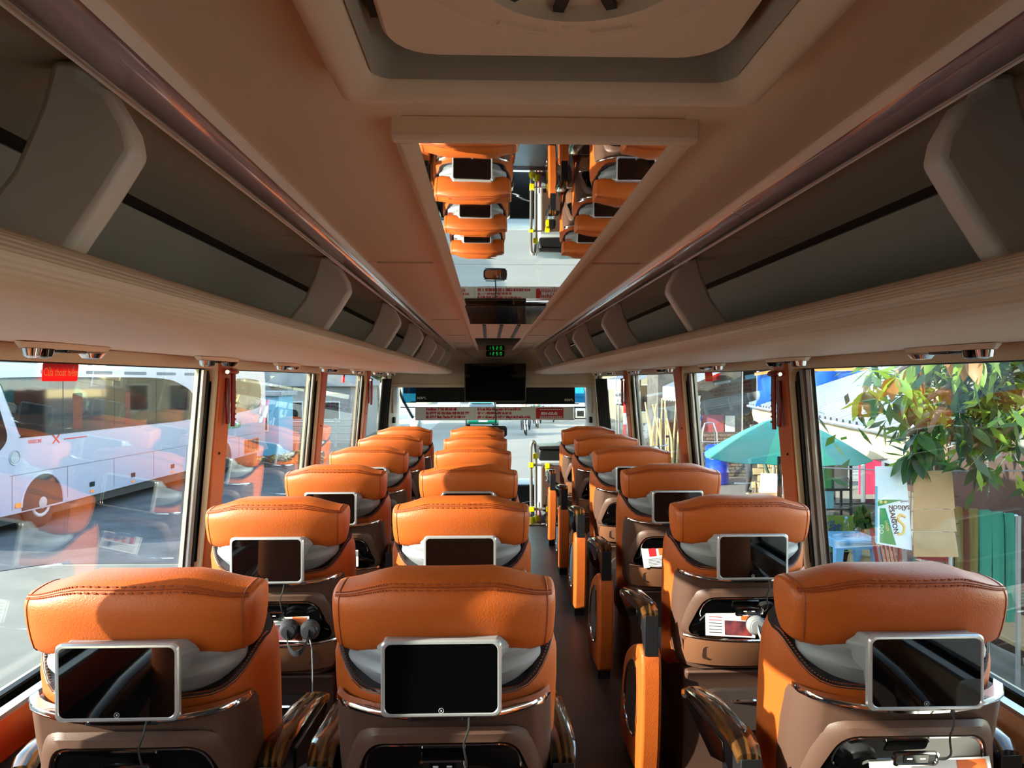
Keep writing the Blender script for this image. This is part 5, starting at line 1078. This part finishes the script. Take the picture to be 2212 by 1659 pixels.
# hanging cartons: clothes line between two posts
cl_ = thing('clothes_line', 'grey cord with two posts carrying the hung cartons', 'line', (3.4, 6.1, GZ))
MB().tube([(-.9, .25, 2.02), (0, 0, 2.0), (1.5, -.4, 2.05)], .006, 5).build('cord', GREYP, cl_)
for x, y in ((-.9, .25), (1.5, -.4)): MB().tube([(x, y, 0), (x, y, 2.1)], .02, 6).build('post', RUBBER, cl_)
ct = thing('beer_carton', 'white and green opened carton hung flat on the line', 'carton', (W(1928, 822, 6.0).x, 6.0, .42), -.12)
MB().loft([[(x, y, z) for x, z in ((-.135, .36), (.10, .36), (.13, .05), (.155, -.32), (-.125, -.27))] for y in (-.004, .004)]).build('board', CARTON, ct)
MB().loft([[(x, y, z) for x, z in ((-.10, .02), (-.055, .02), (.03, -.28), (-.10, -.26))] for y in (-.0065, -.004)]).build('green_print', GREENINK, ct)
MB().loft([[(x, y, z) for x, z in ((-.115, .09), (.08, .09), (-.115, .035))] for y in (-.0065, -.004)]).build('green_print', GREENINK, ct)
MB().bb(-.136, -.118, -.006, -.004, -.26, .20).build('blue_print', TEAL, ct)
Rz = lambda x, z, a: facing((x, -.0068, z), (cos(a), 0, sin(a)), (-sin(a), 0, cos(a)))
lettering('SAIGON', .055, DARKINK, ct, Rz(-.025, .01, -1.38), ext=.0004, font_bold=.0012); lettering('BIA', .028, DARKINK, ct, Rz(.015, -.07, -1.38), ext=.0004); lettering('SAIGON', .045, DARKINK, ct, Rz(.135, .045, pi), ext=.0004, font_bold=.001); lettering('BIA', .02, DARKINK, ct, Rz(.10, .015, pi), ext=.0004); lettering('LAGER', .022, DARKINK, ct, Rz(.125, .085, pi), ext=.0004); lettering('LAGER', .03, GOLDINK, ct, Rz(-.058, -.08, -1.45), ext=.0004)
MB().tube(catmull([(.10, -.007, -.05), (.06, -.007, -.03), (.045, -.007, -.07), (.09, -.007, -.12), (.08, -.007, -.18), (.04, -.007, -.19)], 4, False), .011, 5).build('gold_ornament', GOLDINK, ct)
for x, z in ((-.085, -.13), (-.085, -.17)): MB().tube([(x + .014 * cos(2 * pi * q / 14), -.0068, z + .014 * sin(2 * pi * q / 14)) for q in range(14)], .002, 4, ring=True).build('symbol', WHITEINK, ct)
for x, z in ((-.09, .07), (-.055, .07)): MB().sphere((x, -.006, z), .014, 8, 5, (1, .2, 1)).build('symbol', GOLDINK, ct)
MB().tube([(0, .0, .35), (0, .0, .36), (.0, .0, .37)], .004, 5).build('hook', ALU, ct)
cb_ = thing('cardboard_sheet', 'plain brown folded cardboard hung right of the printed carton', 'cardboard', (W(2018, 822, 5.95).x, 5.95, .42), -.05)
for z0, z1 in ((-.365, -.165), (-.16, .02), (.025, .33)): MB().loft([[(x, y, z) for x, z in ((-.17 - .0 * z1, z1), (.155 - z1 * .05, z1), (.165 - z0 * .08, z0), (-.165, z0))] for y in (-.012, -.004)]).build('flap', CARD, cb_)
for z in (.12, -.1, -.2): MB().tube([(.13, -.006, z), (.2, -.006, z + .005)], .004, 5).build('tab', WALLD, cb_)
MB().tube([(0, 0, .3), (0, 0, .37)], .004, 5).build('hook', ALU, cb_)
pbag = thing('plastic_bag', 'clear plastic bag with purple pack hanging under the carton', 'bag', (W(1952, 822, 6.2).x, 6.2, -.05))
MB().loft([[(r * cos(2 * pi * k / 14) * (1 + .12 * sin(3 * k)), r * .5 * sin(2 * pi * k / 14), z) for k in range(14)] for r, z in ((.02, .10), (.06, .04), (.12, -.08), (.13, -.22), (.09, -.33))]).build('bag_skin', PLASTIC, pbag); MB().sphere((-.02, 0, -.12), .09, 10, 6, (1, .4, .7)).build('purple_pack', mat('pack_purple', rgb(150, 120, 200), .5), pbag)
MB().tube([(0, 0, .10), (0, -.1, .16), (.0, -.12, .8)], .004, 5).build('string', GREYP, pbag)
# hanging cloths on a rail, bead string, dark stall behind
hr_ = thing('cloth_rack', 'grey metal rack carrying the hanging cloths', 'rack', (W(2120, 822, 6.3).x, 6.3, GZ)); 
MB().tube([(-.26, 0, 1.66), (.26, -.08, 1.60)], .014, 6).build('rail', ALU, hr_)
for x, y, h in ((-.26, 0, 1.66), (.27, -.08, 1.60)): MB().bb(x - .014, x + .014, y - .014, y + .014, 0, h).build('upright', ALU, hr_)
for k, (x0, m_, wd, bz, nm) in enumerate(((-.22, CLOTHO, .06, -.55, 'olive'), (-.165, CLOTHR, .06, -.75, 'rust brown'), (-.10, CLOTHO, .09, -.70, 'olive'), (-.01, CLOTHG, .10, -.86, 'green'), (.09, CLOTHG, .10, -.82, 'green'), (.18, CLOTHG, .09, -.9, 'green'))):
    c = thing('hanging_cloth', '%s cloth strip draped over the rack, %s from the left' % (nm, ORD[k]), 'cloth', (hr_.location.x + x0, 6.3 - (x0 + .26) * .15, GZ + 1.655 - (x0 + .26) * .115), 0, 'cloths on the rack'); L = []
    for y, z in ((.03, -.5), (.028, -.1), (.02, .012), (0, .022), (-.02, .012), (-.03, -.1), (-.034, -.4), (-.03, bz)):
        w2 = wd / 2 * (1 - .15 * min(1, -min(z, 0))); L.append([(x, y + .010 * sin(x * 160 + k), z) for x in (-w2, -w2 / 2, 0, w2 / 2, w2)] + [(x, y - .006 + .010 * sin(x * 160 + k), z) for x in (w2, w2 / 2, 0, -w2 / 2, -w2)])
    MB().loft(L).build('drape', m_, c, angle=1.2)
bs = thing('bead_string', 'string of white beads hanging before the dark stall', 'beads', (W(2131, 822, 6.7).x, 6.7, .96))
MB().tube([(0, 0, 0), (.02, 0, -.52)], .002, 4).build('thread', GREYP, bs); bd = MB().sphere((0, 0, 0), .0085, 8, 5).build('bead', WHITEP, bs); WHITEP.node_tree.nodes['Principled BSDF'].inputs['Roughness'].default_value = .35
for k in range(22):
    o = bd if k == 0 else bd.copy()
    if k: COL.objects.link(o)
    o.location = (.02 * k / 22, 0, -.02 - .0225 * k)
MB().tube([(0, 0, 0), (-.0, 0, .30)], .002, 4).build('cord', GREYP, bs)
ds = thing('dark_stall', 'dark brown tarpaulin stall under the tree', 'stall', (6.6, 7, GZ))
MB().loft([[(-1.35 + .02 * sin(y * 9), y, z) for y in [-2.0 + 3.4 * k / 20 for k in range(21)]] + [(-1.32 + .02 * sin(y * 9), y, z) for y in [1.4 - 3.4 * k / 20 for k in range(21)]] for z in (0.02, .8, 1.5, 2.05)]).build('back_sheet', DARKW, ds)
for y in (-2, 1.4): MB().tube([(-1.37, y, 0), (-1.37, y, 2.2)], .03, 6).build('post', BARK, ds)
MB().bb(-2.0, -1.4, -2, .2, .42, .47).build('counter', CARD, ds, bevel=.01); 
for x in (-1.95, -1.45):
    for y in (-1.9, .1): MB().bb(x - .02, x + .02, y - .02, y + .02, 0, .42).build('leg', BARK, ds)
# near broad-leaved tree over the stalls: single leaves
nt_ = thing('broadleaf_tree', 'broad-leaved tree hanging over the stalls beside the right window', 'tree', (6.2, 8.4, GZ))
def nw(v): return (v[0] - 6.2, v[1] - 8.4, v[2] - GZ)
MB().tube([nw(p) for p in ((6.2, 8.4, GZ), (6.1, 8.2, -.2), (5.7, 7.7, .9), (5.4, 7.4, 2.3), (5.2, 7.2, 3.6))], [.26, .20, .17, .13, .08], 10).build('trunk', BARK, nt_)
MB().lathe([(.55, -.02), (.42, .12), (.25, .4)], (0, 0, 0), 12).build('root', BARK, nt_)
r_ = random.Random(21)
BR = [((5.7, 7.7, .9), (5.0, 6.9, 1.5), (4.2, 6.2, 1.60), (3.35, 5.7, 1.30)), ((5.4, 7.4, 2.0), (4.6, 6.6, 2.1), (3.7, 5.9, 1.80), (3.05, 5.5, 1.55)), ((5.6, 7.6, 1.3), (4.8, 6.3, 1.5), (4.1, 5.7, 1.15), (3.6, 5.5, .98)), ((5.6, 7.5, 1.5), (4.9, 6.0, 1.8), (4.1, 5.3, 1.6), (3.6, 4.9, 1.35)), ((5.5, 7.4, 2.2), (4.6, 6.5, 2.2), (3.7, 5.6, 2.0), (3.2, 5.2, 1.75)), ((5.0, 6.9, 1.5), (4.3, 6.5, 1.30), (3.6, 6.0, 1.15), (3.3, 5.8, 1.05)), ((5.4, 7.2, 1.6), (4.7, 6.2, 1.5), (4.05, 5.4, 1.40), (3.95, 5.05, 1.28)), ((4.8, 6.9, 1.7), (4.2, 6.2, 1.55), (3.6, 5.8, 1.3), (3.3, 5.5, 1.1))]
tips = []
for b in BR:
    pth = catmull(b, 5, False); MB().tube([nw(p) for p in pth], [.05 * (1 - .8 * i / (len(pth) - 1)) + .006 for i in range(len(pth))], 6).build('branch', BARK, nt_)
    for i in range(7, len(pth)):
        for q in range(1): tips.append(Vector(pth[i]) + Vector((r_.gauss(0, .16), r_.gauss(0, .16), r_.gauss(-.02, .14))))
twm = MB()
lv0 = []
for mi in range(4):
    g = []
    for t_, w_, zz in ((0, .02, 0), (.15, .55, -.02), (.4, 1, -.07), (.65, .85, -.14), (.88, .38, -.22), (1.0, .01, -.26)): g.append([(-w_ * .20, t_, zz + .05 * w_), (0, t_, zz), (w_ * .20, t_, zz + .05 * w_)])
    lv0.append(MB().loft(g, cap=False, closed=False).build('leaf', LEAF[mi], nt_))
cnt = 0
for t_ in tips:
    twm.tube([nw(t_ + Vector((.05, .08, .04))), nw(t_)], .004, 4)
    a0 = r_.uniform(0, 6); sunny = t_.z > 1.25  # sunlight painted in: higher leaves often take the brighter colour
    for k in range(5):
        if cnt >= 296: break
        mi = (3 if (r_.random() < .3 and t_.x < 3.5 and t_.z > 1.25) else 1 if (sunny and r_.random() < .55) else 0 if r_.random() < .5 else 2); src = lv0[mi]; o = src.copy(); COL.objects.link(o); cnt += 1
        o.location = nw(t_); o.rotation_euler = (r_.uniform(-1.4, -.35), r_.uniform(-.4, .4), a0 + 2 * pi * k / 5 + r_.uniform(-.3, .3)); sc_ = r_.uniform(.19, .28); o.scale = (sc_ * 1.1, sc_, sc_)
for o in lv0: o.location = nw(tips[0]); o.scale = (.16,) * 3
twm.build('twigs', BARK, nt_)
mb = MB()
for k in range(2600):
    b = BR[r_.randrange(len(BR))]; i = r_.random() ** .6; q = catmull(b, 6, False)[int(i * 17)]; c = Vector(nw(q)) + Vector((r_.gauss(.35, .35), r_.gauss(.3, .4), r_.gauss(.10, .28)))
    a = Vector((r_.uniform(-1, 1), r_.uniform(-1, 1), r_.uniform(-1, .2))).normalized() * .11; v = a.cross(Vector((r_.uniform(-1, 1), r_.uniform(-1, 1), 1))).normalized() * .032; mb.add([c - a, c + v, c + a, c - v], [(0, 1, 2, 3)], r_.randrange(3))
fo = mb.build('foliage', [LEAF[0], LEAF[2], LEAF[1]], nt_, smooth=False); fo['kind'] = 'stuff'

# ------------------------------------------------------------------ magazines and headphones in the seat trays
PICT = mat('print_dark', rgb(34, 26, 40), .4, var=.6, vscale=30, col2=rgb(150, 60, 60)); ORANGEINK = mat('ink_orange', rgb(226, 104, 40), .5)
HPG = mat('headphone_grey', rgb(128, 128, 131), .3, spec=.5); HPD = mat('headphone_dark', rgb(46, 46, 50), .35)
YR = lambda z: -.012 + (.80 - z) * .27
def in_tray(sx, sy, x, z): return Vector((sx + x, sy + YR(z) - .019, z))
def magazine(sx, sy, x, wd, hg, tilt, label, red=False, yaw=0.0):
    m = thing('magazine', label, 'magazine', in_tray(sx, sy, x, .600), yaw, 'magazines in the seat trays')
    R_ = Matrix.Rotation(-.26, 4, 'X') @ Matrix.Rotation(tilt, 4, 'Y')
    def pl(nm, x0, x1, z0, z1, y0, y1, mt): return MB().add([tuple(R_ @ Vector(v)) for v in [(a, b, c) for a in (x0, x1) for b in (y0, y1) for c in (z0, z1)]], [(0, 1, 3, 2), (4, 6, 7, 5), (0, 4, 5, 1), (2, 3, 7, 6), (0, 2, 6, 4), (1, 5, 7, 3)]).build(nm, mt, m, smooth=False)
    h0 = -.0; pl('pages', -wd / 2, wd / 2, h0, hg, -.003, .003, PAPER)
    if red:
        for q in range(4): pl('printed_block', -wd * .36 + wd * .2 * q, -wd * .22 + wd * .2 * q, hg * .52, hg * .92, -.0042, -.003, REDINK if q != 1 else ORANGEINK)
        for q in range(5): pl('printed_line', -wd * .4, wd * .4, hg * (.10 + .07 * q), hg * (.12 + .07 * q), -.0038, -.003, DARKINK)
        pl('printed_block', wd * .18, wd * .30, hg * .08, hg * .42, -.0042, -.003, DARKINK)
    else:
        pl('picture', -wd * .12, wd * .42, hg * .06, hg * .62, -.0042, -.003, PICT); pl('picture', wd * .22, wd * .46, hg * .66, hg * .95, -.0042, -.003, ORANGEINK)
        for q in range(6): pl('printed_line', -wd * .44, -wd * .18, hg * (.12 + .12 * q), hg * (.145 + .12 * q), -.0038, -.003, REDINK if q > 3 else DARKINK)
    return m
def headphones(sx, sy, x, label, ay=.0, dark=False, z=.645):
    h = thing('headphones', label, 'headphones', in_tray(sx, sy, x, z) + Vector((0, -.012, 0)), ay, 'headphones in the seat trays'); mt = HPD if dark else HPG
    for s in (-1, 1):
        cu = MB().lathe([(.010, -.014), (.026, -.012), (.033, -.002), (.033, .008), (.026, .014), (.010, .015)], (s * .034, 0, 0), 18, 'y').build('ear_cup', mt, h, angle=.7)
        MB().lathe([(.024, .0), (.022, -.004), (.014, -.005)], (s * .034, -.013, 0), 16, 'y').build('cup_cap', mt, cu); MB().lathe([(.030, .0), (.031, .008), (.020, .012)], (s * .034, .013, 0), 16, 'y').build('ear_pad', RUBBER, cu)
    pts = [(-.036 + .0 * k, -.012 - .03 * sin(pi * k / 12), .0 - .085 * sin(pi * k / 12)) if False else (-.036 * cos(pi * k / 12), -.016 - .028 * sin(pi * k / 12), -.062 * sin(pi * k / 12)) for k in range(13)]
    MB().loft([[(a - .0, b - .004, c - .009), (a, b + .002, c - .009), (a, b + .002, c + .009), (a, b - .004, c + .009)] for a, b, c in pts]).build('headband', mt, h, angle=1.2)
    MB().tube(catmull([(.036, -.006, -.03), (.05, -.036, -.06), (.052, -.036, -.16), (.046, -.03, -.30), (.05, -.02, -.36)], 5, False), .0022, 6).build('cable', HPG, h)
    return h
LX, MXs, RX = -.730, -.093, .893
magazine(RX, 2.525, -.06, .17, .085, .06, 'open magazine with dark photo in the tray of the second right seat'); headphones(RX, 2.525, .055, 'grey headphones hanging over the tray lip of the second right seat')
magazine(RX, 3.525, -.03, .24, .095, -.12, 'white leaflet with red blocks in the tray of the third right seat', True)
headphones(RX, 4.525, .0, 'grey headphones in the tray of the fourth right seat')
magazine(RX, 1.525, .05, .26, .075, -.03, 'magazine with orange photo in the tray of the nearest right seat'); headphones(RX, 1.525, -.11, 'grey headphones at the left end of the tray of the nearest right seat', z=.625)
magazine(LX, 2.525, .02, .20, .085, .03, 'magazine in the tray of the second seat in the left window column'); headphones(LX, 2.525, .10, 'dark headphones in the tray of the second seat in the left window column', dark=True)
magazine(LX, 3.525, .03, .18, .08, -.05, 'white leaflet in the tray of the third seat in the left window column', True)
cup = thing('cup_console', 'pale grey console with chrome cup holder beside the nearest right window seat', 'console', (1.18, 1.36, 0))
MB().loft([[(x, y, z) for x, y in rrect(-.055 + d, .06 - d, -.16 + d, .14 - d, .04, 5)] for z, d in ((.0, .0), (.735, .0), (.752, .006), (.757, .016))]).build('console_body', WHITEP, cup, angle=.8)
MB().tube([(.0 + .036 * cos(2 * pi * k / 20), .02 + .036 * sin(2 * pi * k / 20), .757) for k in range(20)], .006, 6, ring=True).lathe([(.036, .756), (.03, .7575)], (0, .02, 0), 20).build('cup_ring', CHROME, cup)
